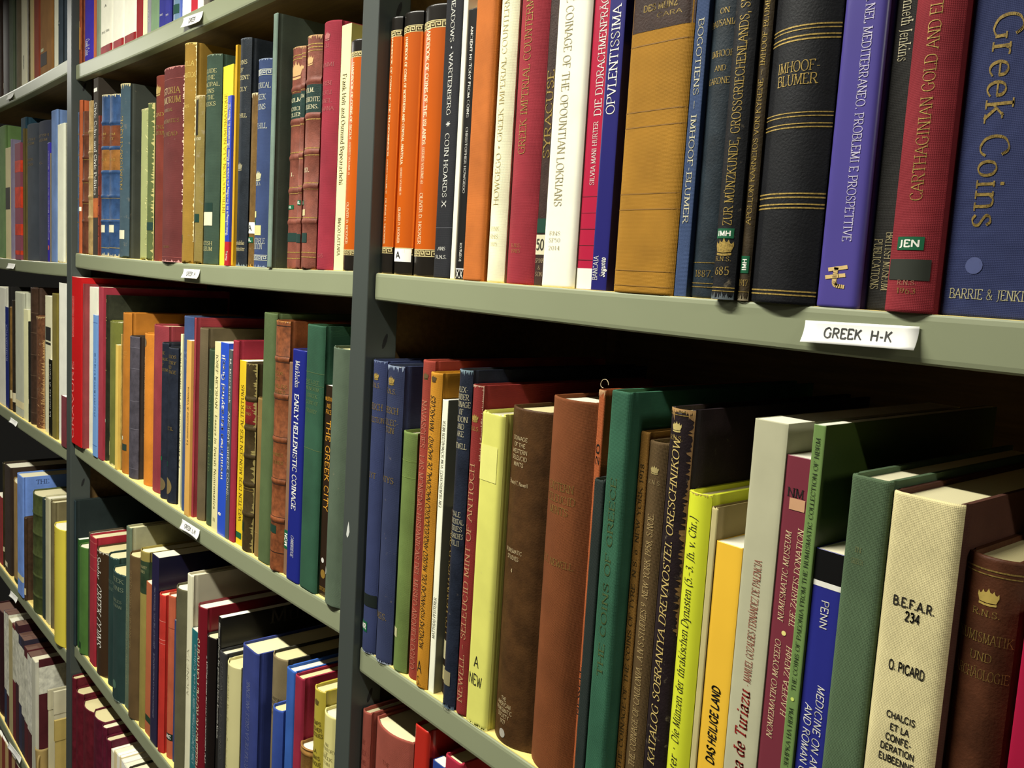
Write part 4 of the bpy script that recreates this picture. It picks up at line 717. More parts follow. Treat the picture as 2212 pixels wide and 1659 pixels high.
(-1.5585,0.003,1.5448,0.0497,0.2569,0.1901,'rl','2c466c','worn blue leather volume with brown title piece, right of twins on second middle shelf','books on the second middle shelf',{'hw': ('c9c09a', 5), 'fw': ('b8b090', 7), 'w': 0.8, 'rb': [0.213, 0.1731, 0.1352, 0.097, 0.0571], 't': [('h', 'NUM', 0.1949, 0.0034, 0.6, 's', 'c8a95a'), ('h', 'VET', 0.1877, 0.0034, 0.5, 's', 'c8a95a'), ('h', 'TOM II', 0.1549, 0.0035, 0.6, 's', 'c8a95a')], 'd': [('panel', 0.1746, 0.208, '6a3a22'), ('panel', 0.1367, 0.1717, '8a5c2a'), ('patch', 0.0393, 0.0512, 0.2, 0.75, 'd8d4b4'), ('band', 0.2103, 0.2115, 'c8a95a'), ('band', 0.1726, 0.1736, 'c8a95a'), ('band', 0.1331, 0.1343, 'c8a95a'), ('band', 0.098, 0.099, 'c8a95a'), ('band', 0.0935, 0.0947, 'c8a95a'), ('band', 0.0595, 0.0607, 'c8a95a'), ('band', 0.0551, 0.0561, 'c8a95a'), ('band', 0.0141, 0.0152, 'c8a95a')]}),
(-1.5141,0.0055,1.5444,0.0383,0.2691,0.1992,'rc','3a4e58','faded blue book with torn head and charcoal board on second middle shelf','books on the second middle shelf',{'hw': ('c4b98a', 9), 'w': 1.5, 'b': '3c4038', 't': [('u', 'NUMISMATIQUE', 0.1065, 0.2205, 0.3, 's', 'c8a95a')], 'd': [('patch', 0.0297, 0.0436, 0.2, 0.8, 'dcd8b8')]}),
(-1.4095,0.007,1.5437,0.0362,0.2218,0.1642,'hp','9aa068','pale green tattered paper book on second middle shelf','books on the second middle shelf',{'fe': ('d8cf90', 0.35, 0, 1), 'hw': ('d0c890', 5), 'w': 1.5}),
(-1.3785,0.003,1.5435,0.0251,0.2259,0.1672,'rc','4e5a30','narrow dark olive book with torn edges on second middle shelf','books on the second middle shelf',{'fe': ('b0a86a', 0.25, 0, 1), 'hw': ('b8b078', 3), 'w': 1.2, 'd': [('patch', 0.044, 0.0555, 0.05, 0.95, '1e3a34')]}),
(-1.3425,0.003,1.5434,0.0459,0.2601,0.1925,'rc','6a2a1c','brick red cloth book left of thick maroon volume on second middle shelf','books on the second middle shelf',{'fw': ('8a4030', 2), 't': [('h', 'HEAD', 0.2061, 0.0049, 0.7, 's', 'c8a95a'), ('h', 'HISTORIA', 0.1888, 0.0048, 0.9, 's', 'a58a48'), ('h', 'NUMORUM', 0.1804, 0.0049, 0.9, 's', 'a58a48')], 'd': [('crown', 0.24, 0.4, 'a58a48')]}),
(-1.2807,-0.004,1.5433,0.077,0.2616,0.1936,'rc','5a2422','thick maroon cloth volume with worn gilt NUMORUM lettering on second middle shelf','books on the second middle shelf',{'fe': ('d8b8a0', 0.05, 0.25, 0.95), 'hw': ('b87c74', 4), 'fw': ('c8908a', 4), 'w': 0.7, 't': [('h', 'HISTORIA', 0.2305, 0.0082, 0.8, 's', 'c8a95a'), ('h', 'NUMORUM', 0.2183, 0.0082, 0.85, 's', 'c8a95a'), ('h', 'MANUAL', 0.2054, 0.0041, 0.4, 's', 'a58a48'), ('h', 'NUMISMATICS', 0.1906, 0.0047, 0.78, 's', 'a58a48'), ('h', 'B.V.HEAD', 0.1733, 0.0053, 0.7, 's', 'a58a48'), ('h', 'OXFORD', 0.0207, 0.003, 0.3, 's', 'a58a48')], 'd': [('band', 0.2455, 0.2461, '8c4640'), ('band', 0.0063, 0.0071, '8c4640')]}),
(-1.2236,-0.001,1.5433,0.0365,0.2856,0.2113,'rc','8c6c24','tall mustard cloth book lettered COROLLA NUMISMATICA on second middle shelf','books on the second middle shelf',{'hw': ('d6c070', 4), 'fe': ('d8cc98', 0.06, 0.1, 1), 'w': 1, 't': [('h', 'COROLLA', 0.2593, 0.0061, 0.85, 's', 'd6bc60'), ('h', 'NUMISMATICA', 0.2446, 0.0062, 0.95, 's', 'd6bc60'), ('h', 'ESSAYS', 0.2049, 0.0034, 0.5, 's', 'd6bc60')], 'd': [('patch', 0.0651, 0.0725, 0.0, 0.25, 'd8d8b0'), ('patch', 0.0271, 0.0376, 0.0, 0.4, '1e3c38')]}),
(-1.192,0.003,1.5433,0.0258,0.2163,0.1601,'rc','7a6a34','olive brown book with torn hanging spine head on second middle shelf','books on the second middle shelf',{'hw': ('c8b88c', 8), 'w': 2, 't': [('h', 'ATHENS', 0.1613, 0.0033, 0.7, 's', 'e6dcb4')], 'd': [('patch', 0.166, 0.211, 0.3, 0.6, '1c1810'), ('patch', 0.0542, 0.065, 0.0, 0.8, '16382c')]}),
(-1.1566,0.003,1.5434,0.0443,0.2619,0.1938,'rc','2e4234','dark green book lettered GUIDE TO THE PRINCIPAL COINS on second middle shelf','books on the second middle shelf',{'hw': ('7a8a74', 3), 'w': 0.4, 't': [('h', 'A GUIDE', 0.2418, 0.0048, 0.72, 's', 'b9b27a', 0.5), ('h', 'TO THE', 0.2338, 0.0048, 0.6, 's', 'b9b27a', 0.5), ('h', 'PRINCIPAL', 0.2253, 0.0048, 0.9, 's', 'b9b27a', 0.5), ('h', 'COINS', 0.2174, 0.0048, 0.6, 's', 'b9b27a', 0.5), ('h', 'OF THE', 0.2094, 0.0049, 0.6, 's', 'b9b27a', 0.5), ('h', 'GREEKS', 0.2014, 0.0048, 0.7, 's', 'b9b27a', 0.5), ('h', 'BRITISH', 0.0273, 0.005, 0.65, 's', 'b9b27a', 0.5), ('h', 'MUSEUM', 0.0202, 0.005, 0.65, 's', 'b9b27a', 0.5)], 'd': [('patch', 0.0673, 0.0784, 0.1, 0.8, '17332a'), ('patch', 0.0497, 0.0667, 0.08, 0.8, 'e2d9b4')]}),
(-1.1187,0.0125,1.5436,0.0307,0.2455,0.1817,'fp','ead23a','bright yellow paperback with faint upward lettering on second middle shelf','books on the second middle shelf',{'t': [('u', 'INTRODUCTION A LA NUMISMATIQUE', 0.0656, 0.2129, 0.25, 's', 'b59a2a', 0.35)]}),
(-1.0821,0.0,1.5438,0.0128,0.2028,0.12,'fg','2c40a8','thin blue booklet with red foot in front of yellow paperback on second middle shelf','books on the second middle shelf',{'t': [('u', 'Untersuchungen zur Darstellung von Statuen auf Athener Silbermünzen des Neuen Stils', 0.0369, 0.1945, 0.5, 'sb', 'f2f0e4'), ('u', 'Herzog', 0.0066, 0.0179, 0.4, 'b', 'f2f0e4')], 'd': [('panel', 0.0002, 0.0291, 'b02830')]}),
(-1.0727,0.003,1.5438,0.0052,0.2614,0.1934,'hp','c99a1e','amber paper-covered tall book on second middle shelf','books on the second middle shelf',{'w': 0.5}),
(-1.0555,0.003,1.544,0.0284,0.2656,0.1966,'rl','1f252c','navy worn book lettered COINS OF ANCIENT SICILY on second middle shelf','books on the second middle shelf',{'fw': ('7a8a90', 5), 'hw': ('5a6068', 3), 'w': 0.6, 't': [('h', 'COINS', 0.2381, 0.0046, 0.7, 's', 'c9bd8c'), ('h', 'OF', 0.2291, 0.0045, 0.3, 's', 'c9bd8c'), ('h', 'ANCIENT', 0.2207, 0.0046, 0.9, 's', 'c9bd8c'), ('h', 'SICILY', 0.2074, 0.0046, 0.7, 's', 'c9bd8c'), ('h', 'G.F.HILL', 0.1771, 0.0046, 0.75, 's', 'c9bd8c'), ('h', 'Constable', 0.0282, 0.0047, 0.8, 's', 'c9bd8c'), ('h', 'Westminster', 0.0211, 0.0048, 0.85, 's', 'c9bd8c')], 'd': [('crown', 0.1179, 0.4, '8a8468')]}),
(-1.0306,0.007,1.5441,0.0206,0.2011,0.1488,'rl','6a5028','thin brown torn book with white A sticker on second middle shelf','books on the second middle shelf',{'hw': ('d0c49a', 6), 'fw': ('b89040', 4), 'w': 1.5, 'd': [('patch', 0.0394, 0.0524, 0.05, 0.98, 'f0f0e4', 'A', 'h', '1a1812'), ('patch', 0.0286, 0.0351, 0.0, 0.8, '0f5a38', 'HIL', 'h', 'f2f0e4')]}),
(-1.0036,0.003,1.5444,0.0326,0.2346,0.1736,'rc','2c3c62','blue cloth book with key pattern lettered HISTORICAL GREEK COINS on second middle shelf','books on the second middle shelf',{'hw': ('8a98b0', 3), 'fw': ('7a88a0', 4), 't': [('h', 'HISTORICAL', 0.2051, 0.0059, 0.95, 's', 'b9bcae'), ('h', 'GREEK', 0.1923, 0.0059, 0.65, 's', 'b9bcae'), ('h', 'COINS', 0.1815, 0.0059, 0.65, 's', 'b9bcae'), ('h', 'G.F.HILL', 0.1604, 0.0059, 0.8, 's', 'b9bcae'), ('h', 'R.N.S.', 0.0964, 0.006, 0.4, 's', 'b9bcae'), ('h', 'CONSTABLE', 0.0304, 0.006, 0.85, 's', 'b9bcae'), ('h', 'LONDON', 0.0241, 0.0061, 0.65, 's', 'b9bcae')], 'd': [('key', 0.2163, 0.223), ('key', 0.0081, 0.0145), ('crown', 0.1043, 0.4, 'b9b68c'), ('patch', 0.057, 0.0643, 0.05, 0.45, 'c9c98c'), ('patch', 0.0495, 0.0548, 0.05, 0.4, '0f5a38'), ('patch', 0.0368, 0.048, 0.05, 0.75, 'cfc98a')]}),
(-0.9755,0.014,1.5446,0.0227,0.2418,0.1789,'fp','e6e6c2','very thin cream booklet behind blue cloth book on second middle shelf','books on the second middle shelf',{}),
(-0.959,-0.002,1.5448,0.0096,0.275,0.2035,'hc','6b7d70','tall slim grey-green hardback with dark side on second middle shelf','books on the second middle shelf',{'b': '3a4236'}),
(-0.9243,0.007,1.5451,0.0443,0.236,0.1746,'rl','7c4638','red and tan half-leather set, volume marked I on second middle shelf','books on the second middle shelf',{'hw': ('c8a070', 4), 'w': 0.8, 'rb': [0.1922, 0.1578, 0.12, 0.0845, 0.0506], 't': [('h', 'HOLM.', 0.1806, 0.0042, 0.7, 's', 'e2d9b0'), ('h', 'GESCHICHTE', 0.1714, 0.0037, 0.95, 's', 'e2d9b0'), ('h', 'SICILIENS.', 0.1651, 0.0037, 0.95, 's', 'e2d9b0'), ('h', 'I.', 0.1018, 0.0038, 0.2, 's', 'e2d9b0')], 'd': [('panel', 0.1602, 0.1874, '1c342e'), ('crown', 0.2115, 0.5, 'c9a06a'), ('patch', 0.0646, 0.0691, 0.2, 0.6, '0f5a38', 'HOL', 'h', 'f2f0e4'), ('patch', 0.0295, 0.0391, 0.1, 0.95, '1c3630'), ('band', 0.2264, 0.2274, 'c9a45a'), ('band', 0.2226, 0.2236, 'c9a45a'), ('band', 0.1889, 0.1897, 'c9a45a'), ('band', 0.1587, 0.1597, 'c9a45a'), ('band', 0.1529, 0.1539, 'c9a45a'), ('band', 0.1245, 0.1255, 'c9a45a'), ('band', 0.1171, 0.1181, 'c9a45a'), ('band', 0.0874, 0.0884, 'c9a45a'), ('band', 0.081, 0.082, 'c9a45a'), ('band', 0.0551, 0.0561, 'c9a45a'), ('band', 0.0175, 0.0185, 'c9a45a'), ('band', 0.0109, 0.0119, 'c9a45a')]}),
(-0.8973,0.001,1.5454,0.0088,0.2315,0.1713,'rl','7c4638','red and tan half-leather set, narrow middle volume on second middle shelf','books on the second middle shelf',{'hw': ('c8a070', 4), 'w': 0.8, 'rb': [0.1906, 0.1555, 0.1197, 0.0836, 0.0505], 't': [('h', 'HOLM', 0.1807, 0.0035, 0.9, 's', 'e2d9b0')], 'd': [('panel', 0.1584, 0.1859, '1c342e'), ('crown', 0.2099, 0.6, 'c9a06a'), ('patch', 0.0676, 0.0729, 0.2, 0.9, '0f5a38', 'HOL', 'h', 'f2f0e4'), ('patch', 0.028, 0.0373, 0.1, 0.98, '1c3630'), ('band', 0.2234, 0.2243, 'c9a45a'), ('band', 0.2197, 0.2207, 'c9a45a'), ('band', 0.1872, 0.1882, 'c9a45a'), ('band', 0.157, 0.1579, 'c9a45a'), ('band', 0.1512, 0.1522, 'c9a45a'), ('band', 0.1226, 0.1236, 'c9a45a'), ('band', 0.1159, 0.1169, 'c9a45a'), ('band', 0.0869, 0.0879, 'c9a45a'), ('band', 0.0802, 0.0812, 'c9a45a'), ('band', 0.0539, 0.0548, 'c9a45a'), ('band', 0.0172, 0.0182, 'c9a45a'), ('band', 0.0108, 0.0118, 'c9a45a')]}),
(-0.8772,-0.001,1.5457,0.0306,0.2381,0.1762,'rl','7c4638','red and tan half-leather set, volume marked III on second middle shelf','books on the second middle shelf',{'hw': ('c8a070', 5), 'w': 0.8, 'rb': [0.1927, 0.1578, 0.1212, 0.0862, 0.0499], 't': [('h', 'HOLM.', 0.1834, 0.0044, 0.6, 's', 'e2d9b0'), ('h', 'GESCHICHTE', 0.1741, 0.0044, 0.95, 's', 'e2d9b0'), ('h', 'SICILIENS.', 0.1667, 0.004, 0.9, 's', 'e2d9b0'), ('h', 'III.', 0.1028, 0.0045, 0.4, 's', 'e2d9b0')], 'd': [('panel', 0.1602, 0.189, '1c342e'), ('crown', 0.2134, 0.4, 'c9a06a'), ('patch', 0.0667, 0.0719, 0.1, 0.35, '0f5a38', 'HOL', 'h', 'f2f0e4'), ('patch', 0.0557, 0.0624, 0.1, 0.5, 'c9b98a'), ('patch', 0.0278, 0.0379, 0.05, 0.65, '1c3630'), ('band', 0.2286, 0.2296, 'c9a45a'), ('band', 0.2254, 0.2264, 'c9a45a'), ('band', 0.2222, 0.223, 'c9a45a'), ('band', 0.1909, 0.1917, 'c9a45a'), ('band', 0.1583, 0.1593, 'c9a45a'), ('band', 0.1536, 0.1546, 'c9a45a'), ('band', 0.1245, 0.1255, 'c9a45a'), ('band', 0.1174, 0.1184, 'c9a45a'), ('band', 0.089, 0.09, 'c9a45a'), ('band', 0.0829, 0.0839, 'c9a45a'), ('band', 0.0533, 0.0543, 'c9a45a'), ('band', 0.0172, 0.0182, 'c9a45a'), ('band', 0.0124, 0.0134, 'c9a45a')]}),
(-0.8447,0.0005,1.5461,0.0335,0.2466,0.1825,'rc','8a2232','tall crimson cloth book with faint lettering on second middle shelf','books on the second middle shelf',{'t': [('h', 'R.N.S.', 0.2231, 0.0038, 0.35, 't', 'a8605c'), ('h', 'NUMMI', 0.2043, 0.0038, 0.7, 't', 'a8605c'), ('h', 'VRBI', 0.1863, 0.0038, 0.6, 't', 'a8605c'), ('h', 'SICVLI', 0.1772, 0.0039, 0.6, 't', 'a8605c'), ('h', 'PANEL', 0.1691, 0.0039, 0.6, 't', 'a8605c'), ('h', 'ROMANA', 0.1614, 0.0039, 0.75, 't', 'a8605c'), ('h', '1865', 0.0146, 0.004, 0.35, 't', 'a8605c')], 'd': [('crown', 0.2321, 0.3, 'a8605c')]}),
(-0.8182,0.007,1.5465,0.0188,0.24,0.1776,'fp','e9dfa8','tall cream paperback lettered downward beside orange handbook on second middle shelf','books on the second middle shelf',{'b': 'a59a52', 't': [('d', 'Frank Holt and Osmund Bopearachchi', 0.085, 0.1927, 0.4, 's', '5a5230'), ('d', 'IMAGO LATTARA', 0.0151, 0.053, 0.3, 's', '5a5230')]}),
(-0.7917,0.0015,1.5469,0.0333,0.2202,0.163,'rg','1c1813','orange handbook with black ends lettered SICILY, half behind the post on second middle shelf','books on the second middle shelf',{'t': [('d', 'HANDBOOK OF COINS OF SICILY', 0.1262, 0.1987, 0.135, 'sb', 'f4e6bc', 0.45), ('d', '(SERIES VOLUME 2)', 0.0927, 0.1235, 0.1, 's', 'f4e6bc', 0.45), ('d', 'OLIVER D. HOOVER', 0.0262, 0.0665, 0.13, 's', 'f4e6bc', 0.45)], 'd': [('panel', 0.0208, 0.2034, 'bd5610'), ('key', 0.2034, 0.2086), ('key', 0.0154, 0.0208)]}),
(-1.7202,-0.006,1.2045,0.0609,0.301,0.2227,'fg','c21a1c','bright red tall book beside the post on third middle shelf','books on the third middle shelf',{'t': [('u', 'MONNAIES GRECQUES', 0.1933, 0.2672, 0.2, 'n', 'e88a80', 0.15), ('u', 'GRAVURE', 0.0095, 0.152, 0.2, 'n', 'e88a80', 0.15)]}),
(-1.6871,-0.004,1.2037,0.0045,0.2917,0.2159,'rc','7e3234','dull maroon paper-edged book next to bright red one on third middle shelf','books on the third middle shelf',{'w': 0.6}),
(-1.6591,0.006,1.2031,0.0508,0.2878,0.2129,'fp','e8e8d2','white booklet partly hidden by light blue one on third middle shelf','books on the third middle shelf',{}),
(-1.6213,-0.002,1.2023,0.024,0.2435,0.1802,'fg','74a0d8','narrow light blue booklet on third middle shelf','books on the third middle shelf',{'t': [('u', 'numismatique', 0.0692, 0.1807, 0.3, 'n', '4a70b0')], 'd': [('band', 0.2299, 0.2307, '3a5aa0'), ('band', 0.0188, 0.0196, '3a5aa0')]}),
(-1.5959,0.0,1.2018,0.026,0.2922,0.2163,'fc','962c3a','narrow crimson book left of dark gilt one on third middle shelf','books on the third middle shelf',{}),
(-1.5809,0.004,1.2016,0.0032,0.2803,0.2074,'rl','2e3022','blackish green leather book with worn gilt head on third middle shelf','books on the third middle shelf',{'w': 0.8, 'd': [('band', 0.2711, 0.2725, '8a7a4a'), ('band', 0.268, 0.2694, '8a7a4a'), ('band', 0.2419, 0.2434, '8a7a4a'), ('band', 0.2372, 0.2387, '8a7a4a'), ('band', 0.2079, 0.2094, '8a7a4a'), ('band', 0.1536, 0.1552, '8a7a4a'), ('patch', 0.0665, 0.072, 0.3, 0.7, 'c9d8c0')]}),
(-1.5509,0.004,1.2011,0.056,0.2395,0.1773,'rc','66692a','olive green worn book with frayed foot on third middle shelf','books on the third middle shelf',{'fw': ('c8c088', 5), 'hw': ('8a8c50', 3), 'w': 1, 'd': [('patch', 0.0461, 0.0539, 0.1, 0.4, '2a3a30'), ('patch', 0.0147, 0.0383, 0.0, 0.4, 'bdb878')]}),
(-1.516,0.002,1.2006,0.0129,0.2044,0.1513,'fp','d9b95a','narrow pale yellow booklet on third middle shelf','books on the third middle shelf',{}),
(-1.5067,0.006,1.2004,0.0049,0.223,0.165,'rl','a58a48','yellow-brown mottled crumbling book on third middle shelf','books on the third middle shelf',{'hw': ('c8ae70', 3), 'w': 1.5}),
(-1.4867,0.004,1.2002,0.0344,0.2585,0.1913,'rc','a8691c','ochre brown smooth volume taller than its neighbours on third middle shelf','books on the third middle shelf',{'t': [('h', 'TRAITE', 0.1949, 0.0042, 0.6, 's', 'd69a40'), ('h', 'DES', 0.1875, 0.0042, 0.35, 's', 'd69a40')], 'd': [('patch', 0.0544, 0.0605, 0.2, 0.5, 'd0d8c0'), ('patch', 0.0378, 0.0484, 0.2, 0.8, '2c3a30')]}),
(-1.4506,0.0035,1.1998,0.0371,0.2249,0.1664,'rl','4a464e','purple-grey book with thin rules on third middle shelf','books on the third middle shelf',{'b': '352a22', 'd': [('band', 0.2073, 0.2081, '6a6670'), ('band', 0.1746, 0.1753, '6a6670'), ('band', 0.1235, 0.1242, '6a6670'), ('band', 0.0794, 0.0802, '6a6670'), ('band', 0.0163, 0.0169, '6a6670')]}),
(-1.3975,0.009,1.1993,0.0372,0.2342,0.1733,'rc','c67a22','orange book with emblem at head on third middle shelf','books on the third middle shelf',{'t': [('u', 'A VISION IN NUMISMATIC HISTORY', 0.0743, 0.1992, 0.22, 's', 'f0d090', 0.3)], 'd': [('disc', 0.2203, 0.35, '6a5a40', 0.4)]}),
(-1.3503,0.008,1.199,0.0564,0.2509,0.1856,'rc','863038','dusty red cloth book between orange and navy on third middle shelf','books on the third middle shelf',{}),
(-1.3098,0.004,1.1988,0.0238,0.2291,0.1696,'rl','1f2430','navy book with gilt lines, left of the coin-emblem pair on third middle shelf','books on the third middle shelf',{'w': 0.4, 't': [('h', 'THE', 0.2142, 0.0038, 0.5, 's', 'a58a48'), ('h', 'COINAGE', 0.2055, 0.0038, 0.9, 's', 'a58a48'), ('h', 'OF', 0.1975, 0.0038, 0.3, 's', 'a58a48'), ('h', 'TARENTUM', 0.1901, 0.0038, 0.9, 's', 'a58a48')], 'd': [('disc', 0.0217, 0.8, '6a5a3a', 0.5), ('patch', 0.0569, 0.063, 0.05, 0.6, '0f5a38')]}),
(-1.2813,0.004,1.1988,0.0324,0.2248,0.1663,'rl','1f2430','navy book lettered HISTORY AND COINAGE, with coin emblem on third middle shelf','books on the third middle shelf',{'w': 0.4, 't': [('h', 'KNOSOS', 0.2119, 0.0044, 0.85, 's', 'a58a48'), ('h', 'HISTORY', 0.2034, 0.0045, 0.85, 's', 'a58a48'), ('h', 'AND', 0.1968, 0.0045, 0.35, 's', 'a58a48'), ('h', 'COINAGE', 0.1902, 0.0045, 0.85, 's', 'a58a48'), ('h', 'CECIL', 0.1089, 0.0045, 0.65, 's', 'a58a48')], 'd': [('disc', 0.0245, 0.75, '7a683e', 0.4), ('patch', 0.053, 0.0598, 0.05, 0.4, '0f5a38')]}),
(-1.2484,0.008,1.1988,0.0062,0.2466,0.1825,'fp','e9e2ae','thin cream booklet with black upward lettering on third middle shelf','books on the third middle shelf',{'t': [('u', 'LA MONETAZIONE DI SIRACUSA', 0.0579, 0.2218, 0.5, 's', '1a1812')]}),
(-1.2292,0.006,1.1988,0.0314,0.2728,0.2019,'rc','364a72','slim blue cloth book with faint lettering on third middle shelf','books on the third middle shelf',{'t': [('h', 'ROMAN', 0.2225, 0.0037, 0.7, 's', '6a80a8'), ('h', 'COINS', 0.2142, 0.0037, 0.7, 's', '6a80a8')]}),
(-1.2046,0.002,1.1989,0.017,0.2417,0.1788,'fp','d3a252','apricot booklet with small upward lettering on third middle shelf','books on the third middle shelf',{'t': [('u', 'La monetazione di Valencia', 0.0994, 0.179, 0.32, 's', '6a4a1c')]}),
(-1.1927,0.005,1.1989,0.006,0.2731,0.2021,'rc','8e3038','rose red cloth book with faint lettering on third middle shelf','books on the third middle shelf',{'t': [('u', 'ANCIENT GREEK COINS', 0.1013, 0.2024, 0.25, 't', 'a85a58')]}),
(-1.1768,0.0075,1.199,0.025,0.2605,0.1928,'rc','5c5038','taupe cloth book right of the rose red one on third middle shelf','books on the third middle shelf',{}),
(-1.1442,0.0085,1.1991,0.0393,0.2348,0.1738,'rc','2c4028','dark green narrow book left of cream one on third middle shelf','books on the third middle shelf',{'t': [('d', 'Coinage of Crete', 0.0723, 0.1834, 0.2, 's', '5a6a40')]}),
(-1.1149,0.005,1.1993,0.0185,0.2475,0.1831,'fp','dcd49c','cream booklet lettered Essays in Jewish Numismatics on third middle shelf','books on the third middle shelf',{'t': [('d', 'JOSEF MEYSHAN · Essays in Jewish Numismatics', 0.0293, 0.2318, 0.36, 's', '6a6238'), ('h', 'III', 0.0157, 0.0048, 0.4, 'n', '6a6238')]}),
(-1.0926,0.005,1.1995,0.0253,0.2484,0.1838,'fg','2c50c0','bright blue paperback lettered mennictwo starozytnej Grecji on third middle shelf','books on the third middle shelf',{'t': [('u', 'mennictwo starozytnej Grecji', 0.0738, 0.2339, 0.34, 'b', 'f2f0e4', 0.4), ('h', '*', 0.0271, 0.0058, 0.4, 'b', 'f2f0e4', 0.35)]}),
(-1.0741,0.005,1.1997,0.011,0.2408,0.1782,'fp','474e4e','slate paperback lettered ANCIENT GREEK COINS on third middle shelf','books on the third middle shelf',{'t': [('d', 'M. Mielczarek', 0.1736, 0.2299, 0.4, 'n', 'f2f0e4', 0.6), ('d', 'ANCIENT GREEK COINS...', 0.0488, 0.1631, 0.45, 'n', 'f2f0e4', 0.5)]}),
(-1.0608,0.005,1.1998,0.0147,0.2538,0.1878,'hc','8a1e30','crimson cloth hardback left of yellow book on third middle shelf','books on the third middle shelf',{}),
(-1.0419,0.008,1.2,0.0223,0.2306,0.1706,'fp','d9b81e','yellow hardback lettered DEN MUENZEN DES ALTERTUMS on third middle shelf','books on the third middle shelf',{'t': [('u', 'WELTEN DER MÜNZEN DES ALTERTUMS', 0.0309, 0.2017, 0.34, 's', '6a5410')], 'd': [('patch', 0.0084, 0.0161, 0.05, 0.75, '0f5a38')]}),
(-1.0156,0.002,1.2004,0.0295,0.2305,0.1705,'rl','3c3018','dark leather volume with red title piece on third middle shelf','books on the third middle shelf',{'hw': ('8a7a4a', 3), 'fe': ('8a7c48', 0.2, 0, 1), 'w': 0.7, 'rb': [0.1872, 0.1518, 0.1179, 0.0838, 0.0465], 't': [('h', 'GREEK', 0.1776, 0.0031, 0.6, 's', 'c8a95a'), ('h', 'COINS', 0.1698, 0.0032, 0.6, 's', 'c8a95a')], 'd': [('panel', 0.1575, 0.1849, '6c1c1c'), ('patch', 0.0246, 0.0362, 0.05, 0.5, '14281c'), ('band', 0.0795, 0.0801, 'a58a48'), ('band', 0.0761, 0.0767, 'a58a48')]}),
(-0.9895,0.0055,1.2007,0.022,0.1914,0.1416,'rc','7e6434','narrow tan book shorter than the tall olive one on third middle shelf','books on the third middle shelf',{'d': [('band', 0.1691, 0.1696, 'a58a50'), ('band', 0.0291, 0.0297, 'a58a50')]}),
(-0.9624,0.002,1.2011,0.0313,0.2928,0.2,'hc','4a5a34','tall olive green cloth hardback on third middle shelf','books on the third middle shelf',{}),
(-0.9301,-0.0015,1.2017,0.0326,0.286,0.2117,'rl','7a4220','marbled brown calf volume with raised bands on third middle shelf','books on the third middle shelf',{'hw': ('b87c40', 3), 'w': 1, 'rb': [0.2434, 0.2018, 0.1529, 0.105, 0.061], 'm': 'm', 't': [('h', 'TRESOR', 0.2278, 0.0034, 0.6, 's', 'a58a48'), ('h', 'DES', 0.2216, 0.0035, 0.35, 's', 'a58a48'), ('h', 'MEDAILLES', 0.2132, 0.0039, 0.9, 's', 'a58a48'), ('h', 'GRECQUES', 0.2065, 0.0039, 0.8, 's', 'a58a48'), ('h', 'ROMAINES', 0.1359, 0.0035, 0.8, 's', 'a58a48'), ('h', 'ANTIQUES', 0.1269, 0.0036, 0.8, 's', 'a58a48')], 'd': [('patch', 0.0448, 0.054, 0.0, 0.7, '16382a'), ('band', 0.2801, 0.2809, '2a160c'), ('band', 0.2461, 0.2469, '2a160c'), ('band', 0.2399, 0.2407, '2a160c'), ('band', 0.2045, 0.2053, '2a160c'), ('band', 0.1982, 0.199, '2a160c'), ('band', 0.1556, 0.1564, '2a160c'), ('band', 0.1493, 0.1501, '2a160c'), ('band', 0.1078, 0.1086, '2a160c'), ('band', 0.1014, 0.1022, '2a160c'), ('band', 0.0638, 0.0646, '2a160c'), ('band', 0.0573, 0.0582, '2a160c'), ('band', 0.0226, 0.0234, '2a160c')]}),
(-0.9071,0.004,1.2021,0.0128,0.2415,0.1787,'hc','7a5c44','very narrow taupe book left of Early Hellenistic Coinage on third middle shelf','books on the third middle shelf',{'d': [('patch', 0.0308, 0.0522, 0.0, 0.95, '0f5a38', 'MGN', 'u', 'f2f0e4')]}),
(-0.8845,0.0,1.2025,0.0314,0.2573,0.1904,'hg','1e2678','royal blue jacketed book lettered EARLY HELLENISTIC COINAGE on third middle shelf','books on the third middle shelf',{'t': [('d', 'Mørkholm', 0.2157, 0.2449, 0.3, 's', 'f2f0e4', 0.5), ('d', 'EARLY HELLENISTIC COINAGE', 0.0806, 0.2087, 0.3, 'sb', 'f2f0e4', 0.5), ('d', 'CAMBRIDGE', 0.0277, 0.0518, 0.2, 'si', 'f2f0e4', 0.5)]}),
(-0.8497,0.0,1.2032,0.0375,0.2857,0.2114,'hc','234a34','dark green cloth hardback with faint gilt lettering on third middle shelf','books on the third middle shelf',{'t': [('h', 'SYLLOGE', 0.226, 0.0037, 0.75, 't', '6a7a48'), ('h', 'NUMORUM', 0.2186, 0.0037, 0.75, 't', '6a7a48'), ('h', 'GREEK', 0.2113, 0.0037, 0.6, 't', '6a7a48'), ('h', 'COINS OF', 0.2039, 0.0038, 0.7, 't', '6a7a48'), ('h', 'TURKEY', 0.195, 0.0037, 0.6, 't', '6a7a48')], 'd': [('band', 0.2355, 0.2359, '5a6e44'), ('band', 0.2223, 0.2227, '5a6e44'), ('band', 0.1542, 0.1547, '5a6e44')]}),
